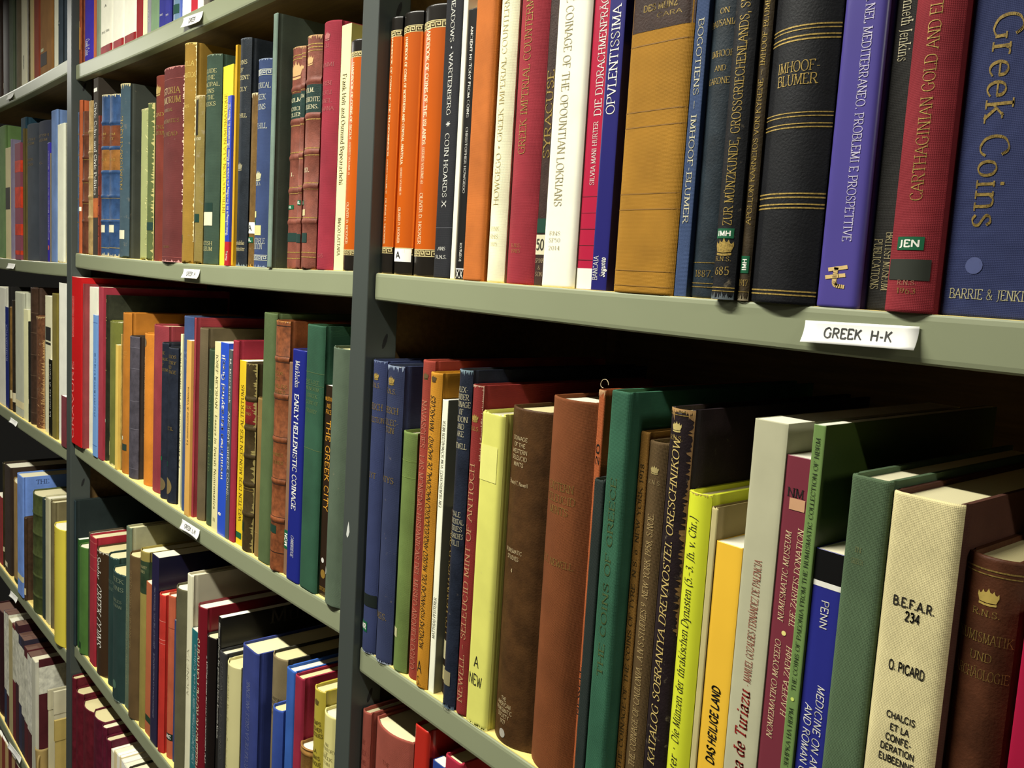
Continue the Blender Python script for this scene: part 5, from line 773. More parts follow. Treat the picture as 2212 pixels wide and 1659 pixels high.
(-0.8226,0.005,1.2039,0.0159,0.2247,0.1663,'fg','2c1e14','black-brown paperback lettered THE GREEK CITY in orange on third middle shelf','books on the third middle shelf',{'t': [('h', 'MURRAY', 0.2108, 0.0041, 0.95, 'n', 'e0a030'), ('h', 'AND', 0.2036, 0.0042, 0.5, 'n', 'e0a030'), ('h', 'PRICE', 0.1973, 0.0042, 0.7, 'n', 'e0a030'), ('d', 'THE GREEK CITY', 0.0919, 0.1886, 0.55, 'n', 'e0a030', 0.55), ('h', 'OXFORD', 0.0081, 0.0038, 0.8, 's', 'b08a30')], 'd': [('disc', 0.0389, 0.35, 'd8d4cc', 0.4), ('disc', 0.0243, 0.6, '8a6a24', 0.5)]}),
(-0.793,-0.004,1.2046,0.0424,0.2665,0.1972,'rc','4c5a48','grey-green worn cloth book beside the post on third middle shelf','books on the third middle shelf',{'w': 0.6, 'd': [('disc', 0.0339, 0.2, 'b8bcb0', 0.2)]}),
(-1.7452,-0.002,0.8177,0.0109,0.2783,0.206,'hc','1c2c30','tall dark teal volume half behind the post on fourth middle shelf','books on the fourth middle shelf',{'b': '14201f'}),
(-1.7337,0.002,0.8174,0.0112,0.2075,0.1536,'fp','2c5a24','narrow dark green paperback left of green hardback on fourth middle shelf','books on the fourth middle shelf',{}),
(-1.7066,-0.002,0.8169,0.0423,0.2025,0.1499,'rc','42682a','grass green hardback with black foot label on fourth middle shelf','books on the fourth middle shelf',{'d': [('patch', 0.0093, 0.0218, 0.2, 0.6, '16281a')]}),
(-1.6764,0.006,0.8163,0.0172,0.2351,0.1739,'hc','4a4030','narrow taupe book left of crimson one on fourth middle shelf','books on the fourth middle shelf',{}),
(-1.6501,0.003,0.8158,0.0347,0.2361,0.1747,'hc','96202e','slim crimson hardback left of brown Greek Coins book on fourth middle shelf','books on the fourth middle shelf',{'d': [('band', 0.2263, 0.2271, 'c06a60'), ('band', 0.201, 0.2018, 'c06a60'), ('band', 0.1772, 0.178, 'c06a60')]}),
(-1.6047,0.001,0.8151,0.0552,0.2244,0.1661,'rg','3c2a1a','brown jacketed book lettered GREEK COINS in white script on fourth middle shelf','books on the fourth middle shelf',{'hw': ('cfc6b0', 5), 'w': 0.5, 't': [('d', 'Seaby', 0.1736, 0.2151, 0.34, 'si', 'f2f0e4'), ('d', 'GREEK COINS', 0.0518, 0.1636, 0.42, 'si', 'f2f0e4')]}),
(-1.5534,0.0045,0.8144,0.0465,0.2287,0.1692,'rc','1c3430','dark teal worn volume, left of the lettered pair on fourth middle shelf','books on the fourth middle shelf',{'hw': ('6a8884', 3), 'w': 0.6, 't': [('h', 'GREEK', 0.1851, 0.0054, 0.7, 's', '5a6a5a'), ('h', 'COINS', 0.1729, 0.0054, 0.7, 's', '5a6a5a')]}),
(-1.4985,-0.003,0.8137,0.0627,0.2198,0.1627,'rc','1c3430','dark teal volume lettered COINS, right of the pair on fourth middle shelf','books on the fourth middle shelf',{'hw': ('5a7a78', 3), 'fw': ('8a9a90', 3), 'w': 0.6, 't': [('h', 'GREEK', 0.2076, 0.0067, 0.85, 's', '7a8468'), ('h', 'COINS', 0.1935, 0.0067, 0.85, 's', '7a8468'), ('h', 'CHARLES', 0.1721, 0.0045, 0.7, 's', '7a8468'), ('h', 'SELTMAN', 0.1634, 0.0046, 0.7, 's', '7a8468')], 'd': [('disc', 0.0265, 0.25, '4a6a58', 0.5)]}),
(-1.4559,0.0035,0.8133,0.0217,0.3053,0.2259,'hc','5c6a54','tall grey-green slipcase-like book with pale side on fourth middle shelf','books on the fourth middle shelf',{'b': '9a9878', 't': [('u', 'THE NUMISMATIC CIRCULAR', 0.0398, 0.1965, 0.3, 't', '8a8c68')]}),
(-1.4236,-0.002,0.813,0.0421,0.2694,0.1994,'rc','5a4526','brown rounded cloth book on fourth middle shelf','books on the fourth middle shelf',{'w': 0.4, 't': [('u', 'MONNAIES GRECQUES', 0.1162, 0.2457, 0.2, 't', '8a7448')]}),
(-1.3852,0.002,0.8128,0.034,0.2864,0.2119,'rc','8a7c3c','khaki book with dark green lettered band on fourth middle shelf','books on the fourth middle shelf',{'t': [('h', 'DICTIONARY', 0.2617, 0.0042, 0.8, 's', 'a8a070'), ('h', 'COINS', 0.2543, 0.0042, 0.6, 's', 'a8a070')], 'd': [('panel', 0.2195, 0.2713, '2c3c28')]}),
(-1.3533,0.004,0.8126,0.029,0.2438,0.1804,'fp','b0613c','narrow salmon paperback left of navy one on fourth middle shelf','books on the fourth middle shelf',{'d': [('patch', 0.021, 0.0315, 0.1, 0.9, '1e3a24')]}),
(-1.3236,0.002,0.8125,0.0297,0.2962,0.2192,'fg','231f3e','navy paperback with dark cover and white page top on fourth middle shelf','books on the fourth middle shelf',{'b': '14132a', 't': [('u', 'LEXICON OF THE ATTIC TETRADRACHMS', 0.1523, 0.2498, 0.2, 'n', '8a88a0'), ('u', 'INTRODUCTION A LA NUMISMATIQUE', 0.0419, 0.145, 0.2, 'n', '8a88a0')]}),
(-1.2973,0.001,0.8125,0.0221,0.2449,0.1812,'rc','b02a20','scarlet cloth book left of salmon one on fourth middle shelf','books on the fourth middle shelf',{'d': [('band', 0.2046, 0.2053, 'e09080'), ('band', 0.176, 0.1768, 'e09080'), ('band', 0.1704, 0.171, 'e09080')]}),
(-1.2738,0.006,0.8124,0.0241,0.2498,0.1848,'rc','b4583a','salmon orange cloth book beside scarlet one on fourth middle shelf','books on the fourth middle shelf',{'d': [('patch', 0.029, 0.0391, 0.1, 0.95, '142a1e', 'GRE', 'h', 'f2f0e4'), ('band', 0.2011, 0.2017, '8a3c28')]}),
(-1.253,0.009,0.8124,0.0166,0.2169,0.1605,'fc','2c3a68','thin blue book between salmon and olive ones on fourth middle shelf','books on the fourth middle shelf',{}),
(-1.2247,0.0,0.8124,0.0394,0.2771,0.2051,'rc','55523a','olive grey cloth hardback left of cream one on fourth middle shelf','books on the fourth middle shelf',{}),
(-1.1956,0.005,0.8125,0.018,0.3045,0.2253,'hp','dcd8b8','cream jacketed book with pale cover and red endpaper on fourth middle shelf','books on the fourth middle shelf',{'b': 'b4ad94', 't': [('u', 'MONETA', 0.1303, 0.1982, 0.4, 't', 'a8a488')]}),
(-1.1732,0.006,0.8126,0.0262,0.2307,0.1707,'fg','1c6a70','teal paperback with fine upward lettering on fourth middle shelf','books on the fourth middle shelf',{'t': [('u', 'A THING OR TWO ABOUT TURNING CURRENCY', 0.037, 0.1391, 0.3, 'n', 'bcd8d8'), ('u', 'Greek Coinage', 0.1424, 0.2127, 0.25, 'n', 'bcd8d8')]}),
(-1.1454,0.0,0.8127,0.0286,0.2758,0.2041,'rg','6c1620','dark red jacketed book lettered HELLENISTIC ROYAL PORTRAITS on fourth middle shelf','books on the fourth middle shelf',{'t': [('u', 'HELLENISTIC ROYAL PORTRAITS', 0.0452, 0.2317, 0.5, 's', 'e6dcb4', 0.35)]}),
(-1.1164,0.0015,0.8129,0.0286,0.2435,0.1802,'rg','17110f','black thin book with pale curled head on fourth middle shelf','books on the fourth middle shelf',{'t': [('u', 'DAS GRIECHISCHE ANTIKE MÜNZWESEN', 0.065, 0.2082, 0.3, 's', 'f2f0e4', 0.3)], 'd': [('disc', 0.2127, 0.15, 'd0d0c8', 0.3)]}),
(-1.0837,0.003,0.8131,0.0107,0.2806,0.2076,'fg','15130f','tall black book with Muenzen lettering on its cover on fourth middle shelf','books on the fourth middle shelf',{'ct': [('Münzen', 0.068, 0.2595, 0.0207, '3a332c'), ('und', 0.1059, 0.2351, 0.0172, '3a332c')], 'b': '15130f', 't': [('d', 'Münzen und Poesie. Der griechische Dichter Konstantin Kavafis', 0.1152, 0.2731, 0.4, 'si', 'f2f0e4')]}),
(-1.068,0.0005,0.8132,0.02,0.2393,0.1771,'hc','2a2a2a','dark grey book with faint lettering left of cream one on fourth middle shelf','books on the fourth middle shelf',{'t': [('u', 'COINAGE OF THE WORLD', 0.0942, 0.2264, 0.3, 's', '55534e')]}),
(-1.0388,-0.002,0.8135,0.0375,0.2346,0.1736,'rg','cfc890','cream jacketed book lettered Near Eastern Royalty on fourth middle shelf','books on the fourth middle shelf',{'w': 0.4, 't': [('d', 'SULLIVAN  Near Eastern Royalty and Rome', 0.0771, 0.2194, 0.25, 's', '8a8250', 0.35)]}),
(-0.9911,0.002,0.814,0.0449,0.2712,0.2007,'hc','2c3874','thick blue cloth book with boxed page top on fourth middle shelf','books on the fourth middle shelf',{'t': [('u', 'ECOLE DE LA GRECE ANCIENNE', 0.1169, 0.2306, 0.2, 't', '7a80a0', 0.5)]}),
(-0.9333,0.008,0.8148,0.0361,0.2802,0.2074,'rc','77694a','olive grey hardback with printed title on fourth middle shelf','books on the fourth middle shelf',{'b': '2c2a20', 't': [('h', 'ORGANISME', 0.2295, 0.0038, 0.8, 's', '3a3424'), ('h', 'MONETAIRE', 0.2238, 0.0038, 0.8, 's', '3a3424'), ('h', 'DE LA', 0.2169, 0.0038, 0.4, 's', '3a3424'), ('h', 'GRECE', 0.21, 0.0038, 0.5, 's', '3a3424')]}),
(-0.9025,-0.006,0.8152,0.0246,0.2328,0.12,'rc','2c4690','short blue cloth book in front of olive grey one on fourth middle shelf','books on the fourth middle shelf',{}),
(-0.8797,0.0,0.8156,0.0203,0.2866,0.2121,'hc','2c56a0','medium blue cloth hardback left of crimson one on fourth middle shelf','books on the fourth middle shelf',{}),
(-0.8594,0.0,0.8159,0.0194,0.2855,0.2113,'hc','8a1c34','crimson cloth hardback left of khaki yellow book on fourth middle shelf','books on the fourth middle shelf',{}),
(-0.8357,-0.004,0.8164,0.0272,0.2154,0.095,'rl','8a6432','small tan leather book with raised bands on fourth middle shelf','books on the fourth middle shelf',{'rb': [0.2162, 0.2093]}),
(-0.8102,-0.004,0.8169,0.0229,0.2912,0.2155,'rg','b0a03c','khaki yellow book with crown lettered RECHERCHES on fourth middle shelf','books on the fourth middle shelf',{'w': 0.4, 't': [('h', 'TEMPS', 0.2543, 0.004, 0.7, 'b', '6a5c1c'), ('h', 'RECHER', 0.2476, 0.004, 0.8, 'b', '6a5c1c'), ('h', 'GRECQUES', 0.2414, 0.0039, 0.9, 'b', '6a5c1c'), ('h', 'LA', 0.2232, 0.004, 0.3, 'b', '6a5c1c'), ('h', 'NUMIS', 0.2159, 0.004, 0.7, 'b', '6a5c1c'), ('h', 'MATIQUE', 0.2091, 0.004, 0.8, 'b', '6a5c1c')], 'd': [('crown', 0.2775, 0.35, '5a4c1c')]}),
(-0.7822,-0.006,0.8174,0.0324,0.2743,0.203,'rg','d9d088','pale yellow jacketed book beside the post on fourth middle shelf','books on the fourth middle shelf',{'t': [('h', 'AN', 0.2422, 0.0034, 0.2, 's', '7a7040'), ('h', 'INVENTORY', 0.2371, 0.0034, 0.8, 's', '7a7040'), ('h', 'OF', 0.232, 0.0033, 0.2, 's', '7a7040'), ('h', 'GREEK', 0.228, 0.0034, 0.6, 's', '7a7040'), ('h', 'COIN', 0.2219, 0.0033, 0.4, 's', '7a7040')]}),
(-1.7398,-0.006,0.4608,0.0217,0.2964,0.2193,'rl','5e1622','maroon bound volume first in the maroon run, by the post on lowest middle shelf','books on the lowest middle shelf',{}),
(-1.7095,-0.006,0.4603,0.038,0.2809,0.2078,'rl','5e1622','maroon bound volume second in the maroon run on lowest middle shelf','books on the lowest middle shelf',{}),
(-1.6577,-0.006,0.4594,0.0648,0.2735,0.2024,'rl','5e1622','maroon bound volume third in the maroon run on lowest middle shelf','books on the lowest middle shelf',{}),
(-1.5942,-0.006,0.4586,0.0613,0.2829,0.2093,'rl','571428','maroon bound volume fourth in the maroon run on lowest middle shelf','books on the lowest middle shelf',{}),
(-1.5514,-0.006,0.4581,0.0236,0.2843,0.2104,'rl','571428','maroon bound volume fifth in the maroon run on lowest middle shelf','books on the lowest middle shelf',{}),
(-1.5279,-0.006,0.4578,0.0226,0.2724,0.2016,'rl','571428','maroon bound volume last in the maroon run on lowest middle shelf','books on the lowest middle shelf',{}),
(-1.5017,-0.002,0.4576,0.029,0.2598,0.1923,'fp','e9e3c4','white pamphlet first beside the maroon volumes on lowest middle shelf','books on the lowest middle shelf',{}),
(-1.4796,-0.006,0.4574,0.0144,0.2722,0.2015,'fp','d9c89a','cream pamphlet second beside the maroon volumes on lowest middle shelf','books on the lowest middle shelf',{}),
(-1.4648,-0.006,0.4573,0.0142,0.2735,0.2024,'fp','efeada','white pamphlet third beside the maroon volumes on lowest middle shelf','books on the lowest middle shelf',{}),
(-1.4528,-0.006,0.4572,0.0091,0.2763,0.2045,'fp','e2d2a4','cream pamphlet fourth beside the maroon volumes on lowest middle shelf','books on the lowest middle shelf',{}),
(-1.4409,-0.006,0.4571,0.0138,0.2744,0.2031,'fp','f0ece0','white pamphlet fifth beside the maroon volumes on lowest middle shelf','books on the lowest middle shelf',{}),
(-1.4245,-0.006,0.457,0.0182,0.2732,0.2022,'fp','efeada','white pamphlet sixth beside the maroon volumes on lowest middle shelf','books on the lowest middle shelf',{}),
(-1.3933,-0.006,0.4568,0.0433,0.2772,0.2051,'hc','2c2a1c','dark olive book right of the pamphlets on lowest middle shelf','books on the lowest middle shelf',{}),
(-2.4199,0.004,1.8872,0.0684,0.26,0.1924,'rl','3e2a20','dark brown volume at the left frame edge on top left shelf','books on the top left shelf',{}),
(-2.3432,0.004,1.8869,0.0841,0.262,0.1939,'rl','2a1e18','blackish brown volume with white foot tag on top left shelf','books on the top left shelf',{'d': [('patch', 0.0168, 0.0289, 0.0, 0.4, 'd8d4c0')]}),
(-2.2768,0.004,1.8869,0.0479,0.27,0.1998,'hc','5a6650','grey-green cloth book left of taupe one on top left shelf','books on the top left shelf',{}),
(-2.2162,0.004,1.8869,0.0727,0.268,0.1983,'rc','6a6048','taupe book right of grey-green one on top left shelf','books on the top left shelf',{'w': 0.5}),
(-2.1611,0.004,1.887,0.0366,0.27,0.1998,'fp','dcd8b8','white paperback with small dark mark near foot on top left shelf','books on the top left shelf',{'t': [('u', 'numismatica', 0.0329, 0.0609, 0.3, 'ni', '1a1812')]}),
(-2.1227,0.004,1.8872,0.0395,0.268,0.1983,'rl','4a3a18','dark gilt mottled leather book on top left shelf','books on the top left shelf',{'w': 1.5}),
(-2.0892,0.004,1.8874,0.0268,0.266,0.1968,'fp','c9b478','narrow pale tan book on top left shelf','books on the top left shelf',{}),
(-2.0515,0.004,1.8876,0.0477,0.27,0.1998,'hc','8a3c26','rust red cloth book on top left shelf','books on the top left shelf',{}),
(-1.9782,0.004,1.8882,0.0982,0.27,0.1998,'hc','8f6432','tan brown book with black foot panel on top left shelf','books on the top left shelf',{'d': [('patch', 0.0164, 0.0406, 0.0, 0.6, '2c2018'), ('patch', 0.0441, 0.0501, 0.1, 0.35, 'b8b890')]}),
(-1.9115,0.0075,1.8888,0.0344,0.268,0.1983,'fp','ecead0','white book left of slate one on top left shelf','books on the top left shelf',{}),
(-1.8819,0.004,1.8891,0.0239,0.268,0.1983,'rc','36424c','dark slate blue book beside the post on top left shelf','books on the top left shelf',{'t': [('h', 'SNG', 0.0768, 0.0031, 0.4, 'n', 'f2f0e4')], 'd': [('patch', 0.0735, 0.0801, 0.0, 0.5, '2a4a40')]}),
(-2.3957,0.004,1.5253,0.1096,0.2978,0.2204,'hc','5f7c45','green cloth book at left frame edge on second left shelf','books on the second left shelf',{}),
(-2.3136,0.004,1.5251,0.0537,0.2455,0.1817,'fp','cbbf8e','cream paperback with black lettered block on second left shelf','books on the second left shelf',{'d': [('patch', 0.1101, 0.1583, 0.0, 0.85, '2a241a')]}),
(-2.2829,0.004,1.5251,0.0069,0.2623,0.1941,'hc','7c7488','thin grey-violet book on second left shelf','books on the second left shelf',{}),
(-2.2535,0.022,1.5251,0.051,0.3082,0.2281,'hc','1a3c4c','tall dark teal book behind banded paperback on second left shelf','books on the second left shelf',{}),
(-2.2015,0.0,1.5252,0.0522,0.247,0.1828,'fp','7c3c4c','mauve and red banded paperback on second left shelf','books on the second left shelf',{'d': [('panel', 0.1859, 0.2102, 'c2381c'), ('panel', 0.1106, 0.1547, 'c2381c'), ('panel', 0.0524, 0.0761, 'c2381c'), ('panel', 0.0107, 0.0197, 'c2381c')]}),
(-2.169,0.004,1.5253,0.0119,0.2756,0.2039,'rc','5a4e26','olive brown book left of slate one on second left shelf','books on the second left shelf',{'w': 0.4}),
(-2.1127,0.004,1.5255,0.0998,0.2791,0.2065,'rc','343a42','dark slate book with faded gilt lettering on second left shelf','books on the second left shelf',{'t': [('h', 'BRITISH', 0.2474, 0.0045, 0.7, 's', 'a58a48'), ('h', 'MUSEUM', 0.239, 0.0045, 0.6, 's', 'a58a48'), ('h', 'GREEK', 0.2071, 0.0044, 0.5, 's', 'a58a48'), ('h', 'COINS', 0.1968, 0.0045, 0.5, 's', 'a58a48')]}),
(-2.014,0.004,1.5261,0.0968,0.2754,0.2038,'rc','2a2e3c','navy book with faded gilt lettering on second left shelf','books on the second left shelf',{'t': [('h', 'BRITISH', 0.2474, 0.0043, 0.8, 's', 'a58a48'), ('h', 'MUSEUM', 0.2384, 0.0043, 0.7, 's', 'a58a48'), ('h', 'G.', 0.1943, 0.0043, 0.3, 's', 'a58a48')]}),
(-1.9556,0.004,1.5266,0.0192,0.229,0.1695,'fg','3a30a0','thin violet-blue paperback with red foot emblem on second left shelf','books on the second left shelf',{'t': [('u', 'Ausgewählte Münzen des Berliner Museums', 0.043, 0.2143, 0.4, 'n', 'd0cce8')], 'd': [('disc', 0.0277, 0.5, 'c05048', 0.5)]}),
(-1.9432,0.004,1.5267,0.0048,0.2086,0.1544,'hc','7a6c44','narrow khaki book on second left shelf','books on the second left shelf',{}),
(-1.9179,0.004,1.527,0.045,0.2863,0.2118,'hc','5f78a4','tall light blue cloth hardback on second left shelf','books on the second left shelf',{}),
(-1.8696,0.004,1.5275,0.0507,0.2567,0.1899,'hp','dedfc8','book in crumpled white paper, beside the post on second left shelf','books on the second left shelf',{'w': 1}),
(-2.408,0.005,1.1791,0.0987,0.2776,0.2054,'hp','d6d4c4','pale grey-white book at left frame edge on third left shelf','books on the third left shelf',{}),
(-2.3412,0.005,1.1789,0.0341,0.2352,0.1741,'fg','22307a','navy blue thin paperback on third left shelf','books on the third left shelf',{'t': [('u', 'NUMISMATICA', 0.1099, 0.1958, 0.4, 'n', 'b0b8e0')]}),
(-2.3198,0.005,1.1788,0.0078,0.2829,0.2094,'hc','14120f','black book left of the tan one on third left shelf','books on the third left shelf',{}),
(-2.3078,0.005,1.1788,0.0155,0.2381,0.1762,'rl','7c5c2e','tan narrow worn leather book on third left shelf','books on the third left shelf',{'w': 1, 'd': [('patch', 0.0278, 0.0472, 0.0, 0.95, 'd6cba0')]}),
(-2.2818,0.005,1.1788,0.0356,0.2549,0.1886,'rl','2c2418','dark brown narrow leather book on third left shelf','books on the third left shelf',{'w': 1, 'd': [('patch', 0.023, 0.0443, 0.1, 0.95, 'd9cea8')]}),
(-2.2194,0.005,1.1788,0.0884,0.2753,0.2038,'hp','b9bba4','grey-white paper book with a taped tag on third left shelf','books on the third left shelf',{'w': 0.6, 'd': [('patch', 0.0194, 0.035, 0.0, 0.98, 'ddd0a0')]}),
(-2.1545,0.005,1.179,0.0406,0.2415,0.1787,'fp','e9e6b4','cream paperback left of black one on third left shelf','books on the third left shelf',{}),
(-2.1322,0.005,1.1791,0.0032,0.2175,0.161,'rl','1c1c16','narrow black book with cream foot tag on third left shelf','books on the third left shelf',{'d': [('patch', 0.0401, 0.0502, 0.0, 0.9, 'd9cea8')]}),
(-2.1066,0.005,1.1793,0.0472,0.2905,0.215,'rl','3e2c20','dark brown leather volume with thin rules on third left shelf','books on the third left shelf',{'w': 0.6, 'd': [('band', 0.2374, 0.2384, '6a5440'), ('band', 0.1954, 0.1964, '6a5440'), ('band', 0.1492, 0.1502, '6a5440'), ('band', 0.1048, 0.1058, '6a5440'), ('band', 0.0572, 0.0582, '6a5440'), ('band', 0.0252, 0.0262, '6a5440')]}),
(-2.0557,0.005,1.1797,0.0537,0.2335,0.1728,'rl','6a4228','brown marbled crumbling volume on third left shelf','books on the third left shelf',{'hw': ('b09060', 8), 'fe': ('b08a58', 0.5, 0, 0.8), 'w': 1.6, 'm': 'm'}),
(-1.9842,0.009,1.1803,0.0448,0.2782,0.2059,'fp','ddd8b4','cream paperback with black block near head on third left shelf','books on the third left shelf',{'d': [('patch', 0.1893, 0.2164, 0.1, 0.98, '16140e'), ('patch', 0.1809, 0.1856, 0.1, 0.98, '16140e')]}),
(-1.9499,0.005,1.1807,0.0231,0.154,0.1139,'fg','16160f','narrow black and white booklet on third left shelf','books on the third left shelf',{'t': [('u', 'Le monete di Cuma', 0.0389, 0.146, 0.4, 'n', 'f2f0e4')]}),
(-1.9183,0.005,1.1811,0.0393,0.2856,0.2113,'hc','6e6222','olive hardback left of white one on third left shelf','books on the third left shelf',{}),
(-1.8684,0.0085,1.1818,0.0597,0.3073,0.2274,'fp','f0f0e0','tall white paperback beside the post on third left shelf','books on the third left shelf',{}),
(-1.8221,-0.002,1.1825,0.0322,0.0966,0.12,'fc','6c2830','short maroon book in front of white paperback on third left shelf','books on the third left shelf',{}),
(-2.4429,0.006,0.7787,0.0581,0.1688,0.1249,'fc','8c2a28','red book at left frame edge on fourth left shelf','books on the fourth left shelf',{}),
(-2.4004,0.006,0.7784,0.0261,0.2579,0.1909,'rl','3a3420','dark olive volume with paper tags on fourth left shelf','books on the fourth left shelf',{'w': 0.6, 'd': [('patch', 0.04, 0.0516, 0.2, 0.8, 'd8cfa4')]}),
(-2.3531,0.006,0.7782,0.0678,0.2615,0.1935,'hc','33251a','dark brown volume with pale page top on fourth left shelf','books on the fourth left shelf',{'d': [('patch', 0.0121, 0.0236, 0.0, 0.5, 'e0d8b4')]}),
(-2.2649,0.006,0.7781,0.1078,0.2403,0.1778,'rc','9a7c48','tan crumpled-cloth book left of light blue one on fourth left shelf','books on the fourth left shelf',{'w': 1, 'd': [('patch', 0.0023, 0.0112, 0.2, 0.8, '1e3c28')]}),
(-2.1812,-0.003,0.7783,0.059,0.2748,0.2033,'hc','6a8cd0','light blue tall hardback with dark cover lettering on fourth left shelf','books on the fourth left shelf',{'ct': [('THE', 0.0267, 0.2577, 0.0094, '2a3a66')], 'd': [('patch', 0.0357, 0.0486, 0.0, 0.98, 'd8cf9c')]}),
(-2.1432,-0.002,0.7785,0.0161,0.1876,0.1388,'rl','43301f','short brown volume with patched foot on fourth left shelf','books on the fourth left shelf',{'w': 0.8, 'd': [('patch', 0.0129, 0.0277, 0.2, 0.9, 'd9cda0')]}),
(-2.1175,0.014,0.7786,0.0346,0.2326,0.1721,'hc','4a2620','taller dark red-brown book behind short brown volume on fourth left shelf','books on the fourth left shelf',{}),
(-2.0611,0.0,0.779,0.0774,0.2584,0.1912,'rl','47502a','green leather volume with raised bands on fourth left shelf','books on the fourth left shelf',{'rb': [0.2168, 0.1734, 0.1268, 0.0819, 0.0378]}),
(-2.0096,0.006,0.7794,0.0248,0.2583,0.1912,'hc','1a2c2c','narrow dark teal book right of green leather volume on fourth left shelf','books on the fourth left shelf',{}),
(-1.9795,0.006,0.7797,0.0346,0.2677,0.1981,'hp','b9b490','pale grey jacketed book left of khaki one on fourth left shelf','books on the fourth left shelf',{}),
(-1.9478,0.006,0.7801,0.028,0.2654,0.1964,'rc','6a6142','khaki cloth book left of yellow one on fourth left shelf','books on the fourth left shelf',{}),
(-1.9157,0.008,0.7805,0.0353,0.2192,0.1622,'fc','8a4a20','narrow orange-brown book against yellow one on fourth left shelf','books on the fourth left shelf',{}),
(-1.861,-0.006,0.7813,0.0733,0.2357,0.1744,'rg','e0cf4a','yellow jacketed hardback beside the post on fourth left shelf','books on the fourth left shelf',{'t': [('u', 'GRIECHISCHE MÜNZEN', 0.0846, 0.2248, 0.2, 's', 'b0a030', 0.3)]}),
(-2.4487,0.005,0.3867,0.1079,0.2689,0.199,'rl','35141a','dark maroon volume at the left frame edge on fifth left shelf','books on the fifth left shelf',{'pg': '6a4a3c'}),
(-2.3814,0.005,0.3863,0.0259,0.2846,0.2106,'fc','2a3550','navy slim volume with white label, leftmost labelled one on fifth left shelf','books on the fifth left shelf',{'pg': '6a4a3c', 'd': [('panel', 0.0891, 0.2844304321570722, 'dcdac6')]}),
(-2.3553,0.005,0.3862,0.0254,0.2887,0.2137,'fc','4a1c22','maroon slim volume with white label left of beige one on fifth left shelf','books on the fifth left shelf',{'pg': '6a4a3c', 'd': [('panel', 0.0843, 0.28853138700013364, 'dcdac6')]}),
(-2.3223,0.005,0.3862,0.0399,0.2823,0.2089,'fp','b5a878','beige slim booklet on fifth left shelf','books on the fifth left shelf',{}),
(-2.2873,0.005,0.3861,0.0291,0.2846,0.2106,'fc','6a1c22','dark red slim volume right of the beige booklet on fifth left shelf','books on the fifth left shelf',{'pg': '6a4a3c', 'd': [('panel', 0.1467, 0.2748, 'd6d4be')]}),
(-2.2558,0.005,0.3861,0.0332,0.298,0.2205,'fc','3c1820','maroon slim volume with long white label, second after beige on fifth left shelf','books on the fifth left shelf',{'pg': '6a4a3c', 'd': [('panel', 0.1535, 0.2779, 'dedcc8')]}),
(-2.225,0.005,0.3862,0.0277,0.2804,0.2075,'fc','2c2c44','navy slim volume with white label, third after beige on fifth left shelf','books on the fifth left shelf',{'pg': '6a4a3c', 'd': [('panel', 0.1149, 0.2586, 'dedcc8')]}),
(-2.1971,0.005,0.3862,0.0271,0.2813,0.2082,'fc','2a2432','dark slim volume with white label, fourth after beige on fifth left shelf','books on the fifth left shelf',{'pg': '6a4a3c', 'd': [('panel', 0.0983, 0.2597, 'dcdac6')]}),
(-2.1677,0.005,0.3863,0.031,0.2701,0.1999,'fc','55181e','maroon slim volume with white label, fifth after beige on fifth left shelf','books on the fifth left shelf',{'pg': '6a4a3c', 'd': [('panel', 0.0941, 0.2485, 'dcdac6')]}),
(-2.1324,0.005,0.3865,0.0388,0.2672,0.1978,'fc','4a1a20','maroon slim volume with tall white label, sixth after beige on fifth left shelf','books on the fifth left shelf',{'pg': '6a4a3c', 'd': [('panel', 0.0873, 0.2658, 'e0decc')]}),
(-2.0958,0.005,0.3867,0.0335,0.2686,0.1988,'fp','c8c6b2','pale slim booklet, seventh after beige on fifth left shelf','books on the fifth left shelf',{}),
(-2.0771,0.012,0.3868,0.0032,0.2742,0.2029,'fc','4c161c','maroon slim volume with white label, eighth after beige on fifth left shelf','books on the fifth left shelf',{'pg': '6a4a3c', 'd': [('panel', 0.1952, 0.2569, 'dcdac6')]}),
(-2.0735,0.042,0.3869,0.0032,0.1879,0.12,'fc','4a1a1e','short maroon volume with broad white label on fifth left shelf','books on the fifth left shelf',{'pg': '6a4a3c', 'd': [('panel', 0.1108, 0.1649, 'd9d7c8')]}),
(-2.4524,0.005,-0.0053,0.0445,0.3302,0.2443,'fp','b5905a','tan pamphlet, first from the left frame edge on lowest left shelf','books on the lowest left shelf',{}),
(-2.4108,0.005,-0.0055,0.0378,0.3355,0.2483,'fp','8a3a2a','reddish pamphlet, second from the left frame edge on lowest left shelf','books on the lowest left shelf',{}),
(-2.3732,0.005,-0.0057,0.0367,0.3381,0.2502,'fp','c8a870','cream pamphlet, third from the left frame edge on lowest left shelf','books on the lowest left shelf',{}),
(-2.3365,0.005,-0.0058,0.0358,0.3406,0.252,'fp','6a2420','maroon pamphlet, fourth from the left frame edge on lowest left shelf','books on the lowest left shelf',{}),
(-2.3008,0.005,-0.0059,0.0348,0.3405,0.252,'fp','b99a68','tan pamphlet, fifth from the left frame edge on lowest left shelf','books on the lowest left shelf',{}),
(-2.2613,0.005,-0.0059,0.0436,0.3392,0.251,'fp','5c1c20','maroon pamphlet, sixth from the left frame edge on lowest left shelf','books on the lowest left shelf',{}),
]
for b in BOOKS: book(*b)


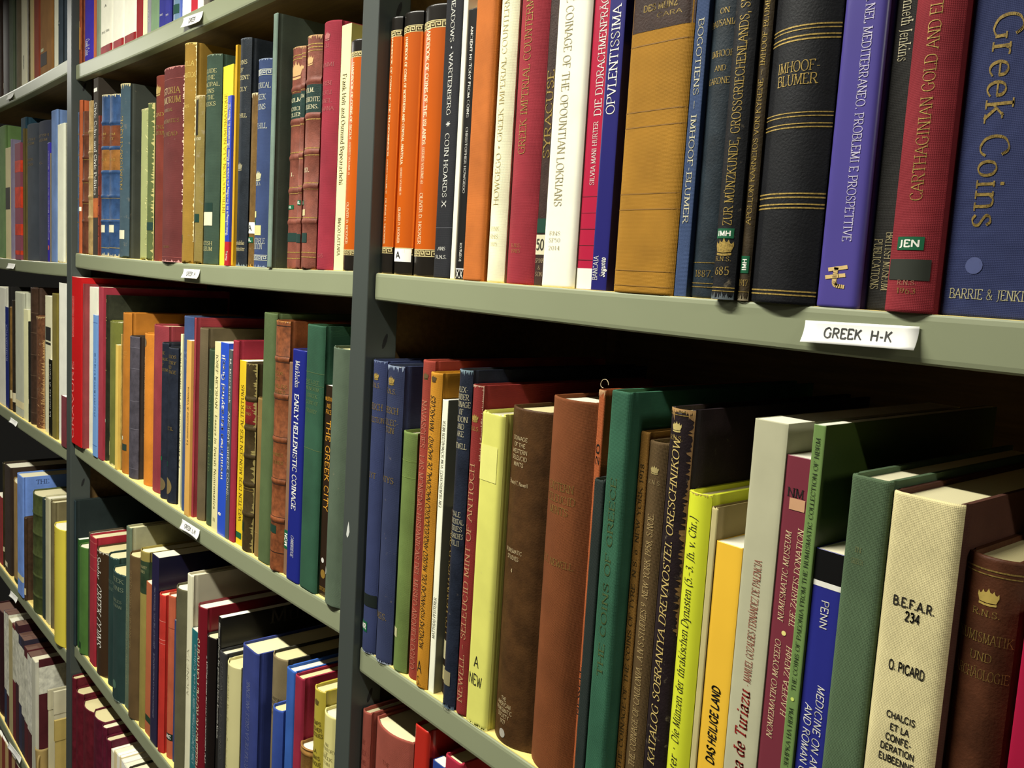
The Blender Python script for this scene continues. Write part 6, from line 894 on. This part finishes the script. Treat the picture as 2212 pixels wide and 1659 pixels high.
# ---------------------------------------------------------------- loose papers and a round container on the fifth left shelf
def envelope(x, y, z, w, h, d, lean, hexc, label, name='envelope'):
    root = empty(name, (x, y, z), label, 'envelope', 'envelopes on the fifth left shelf')
    root.rotation_euler = (0, math.radians(lean), 0)
    V, F = [], []
    n = 6
    for s in (-1, 1):
        for i in range(n+1):
            for k in range(n+1):
                a, b = i/n, k/n
                bulge = w/2*(.25+.75*math.sin(math.pi*min(.98, max(.02, a)))*math.sin(math.pi*min(.98, max(.02, b))))
                V.append((s*bulge, d*(a-.5), h*b))
    m = (n+1)*(n+1)
    for i in range(n):
        for k in range(n):
            q = (i*(n+1)+k, (i+1)*(n+1)+k, (i+1)*(n+1)+k+1, i*(n+1)+k+1)
            F.append(q[::-1]); F.append(tuple(t+m for t in q))
    ring = [i*(n+1) for i in range(n+1)]+[n*(n+1)+k for k in range(1, n+1)]+[i*(n+1)+n for i in range(n-1, -1, -1)]+[k for k in range(n-1, 0, -1)]
    for a, b in zip(ring, ring[1:]+ring[:1]): F.append((a, b, b+m, a+m))
    make_obj('paper_body', V, F, [material('p', hexc, .6)], root)
    v, f = prism([(-w*.2-.0006, -d/2-.0012), (w*.2+.0006, -d/2-.0012), (w*.2+.0006, -d*.2), (-w*.2-.0006, -d*.2)], h*.80, h+.0008)
    make_obj('flap', v, f, [material('p', hexc)], root)
for e in [(-2.0309, 0.1, 0.3877, 0.01, 0.22, 0.16, 0, 'cdc6a4', 'pale envelope beside the short maroon volume on fifth left shelf'), (-1.961, 0.1, 0.3884, 0.01, 0.245, 0.17, 0, 'd2cbaa', 'second envelope from the short maroon volume on fifth left shelf'), (-1.8911, 0.08, 0.3893, 0.012, 0.215, 0.16, 0, 'b9a25c', 'tan yellow envelope on fifth left shelf'), (-1.8212, 0.097, 0.3904, 0.01, 0.25, 0.17, 0, 'cfc59a', 'cream envelope against the post on fifth left shelf')]: envelope(*e)
def container(x, y, z, r, h, label):
    root = empty('round_container', (x, y, z), label, 'container')
    n = 28; V, F = [], []
    prof = [(r*.86, 0), (r*.93, h*.3), (r, h*.92), (r*1.03, h), (r*.99, h), (r*.95, h*.9), (r*.84, .003), (0, .003)]
    for a in range(n):
        an = 2*math.pi*a/n
        for q, zz in prof: V.append((q*math.cos(an), q*math.sin(an), zz))
    m = len(prof)
    for a in range(n):
        b = (a+1) % n
        for k in range(m-1): F.append((a*m+k, b*m+k, b*m+k+1, a*m+k+1))
    F.append(tuple(a*m for a in range(n-1, -1, -1)))
    make_obj('body', V, F, [material('p', 'a8905a', .4)], root, smooth=True)
    V, F = [], []
    for i in range(13):
        t = -math.pi/2+math.pi*i/12
        cx, cz = r*.92+r*.5*math.cos(t), h*.5+h*.3*math.sin(t)
        for k in range(8):
            p = 2*math.pi*k/8
            V.append((cx+.0025*math.cos(p)*math.cos(t), .0025*math.sin(p), cz+.0025*math.cos(p)*math.sin(t)))
    for i in range(12):
        for k in range(8):
            j = (k+1) % 8
            F.append((i*8+k, i*8+j, (i+1)*8+j, (i+1)*8+k))
    o = make_obj('handle', V, F, [material('p', 'a8905a', .4)], root, smooth=True)
    o.rotation_euler = (0, 0, math.radians(-40))
container(*(-2.0725, 0.018, 0.3869, 0.0145, 0.075, 'beige round container with curved rim on fifth left shelf'))
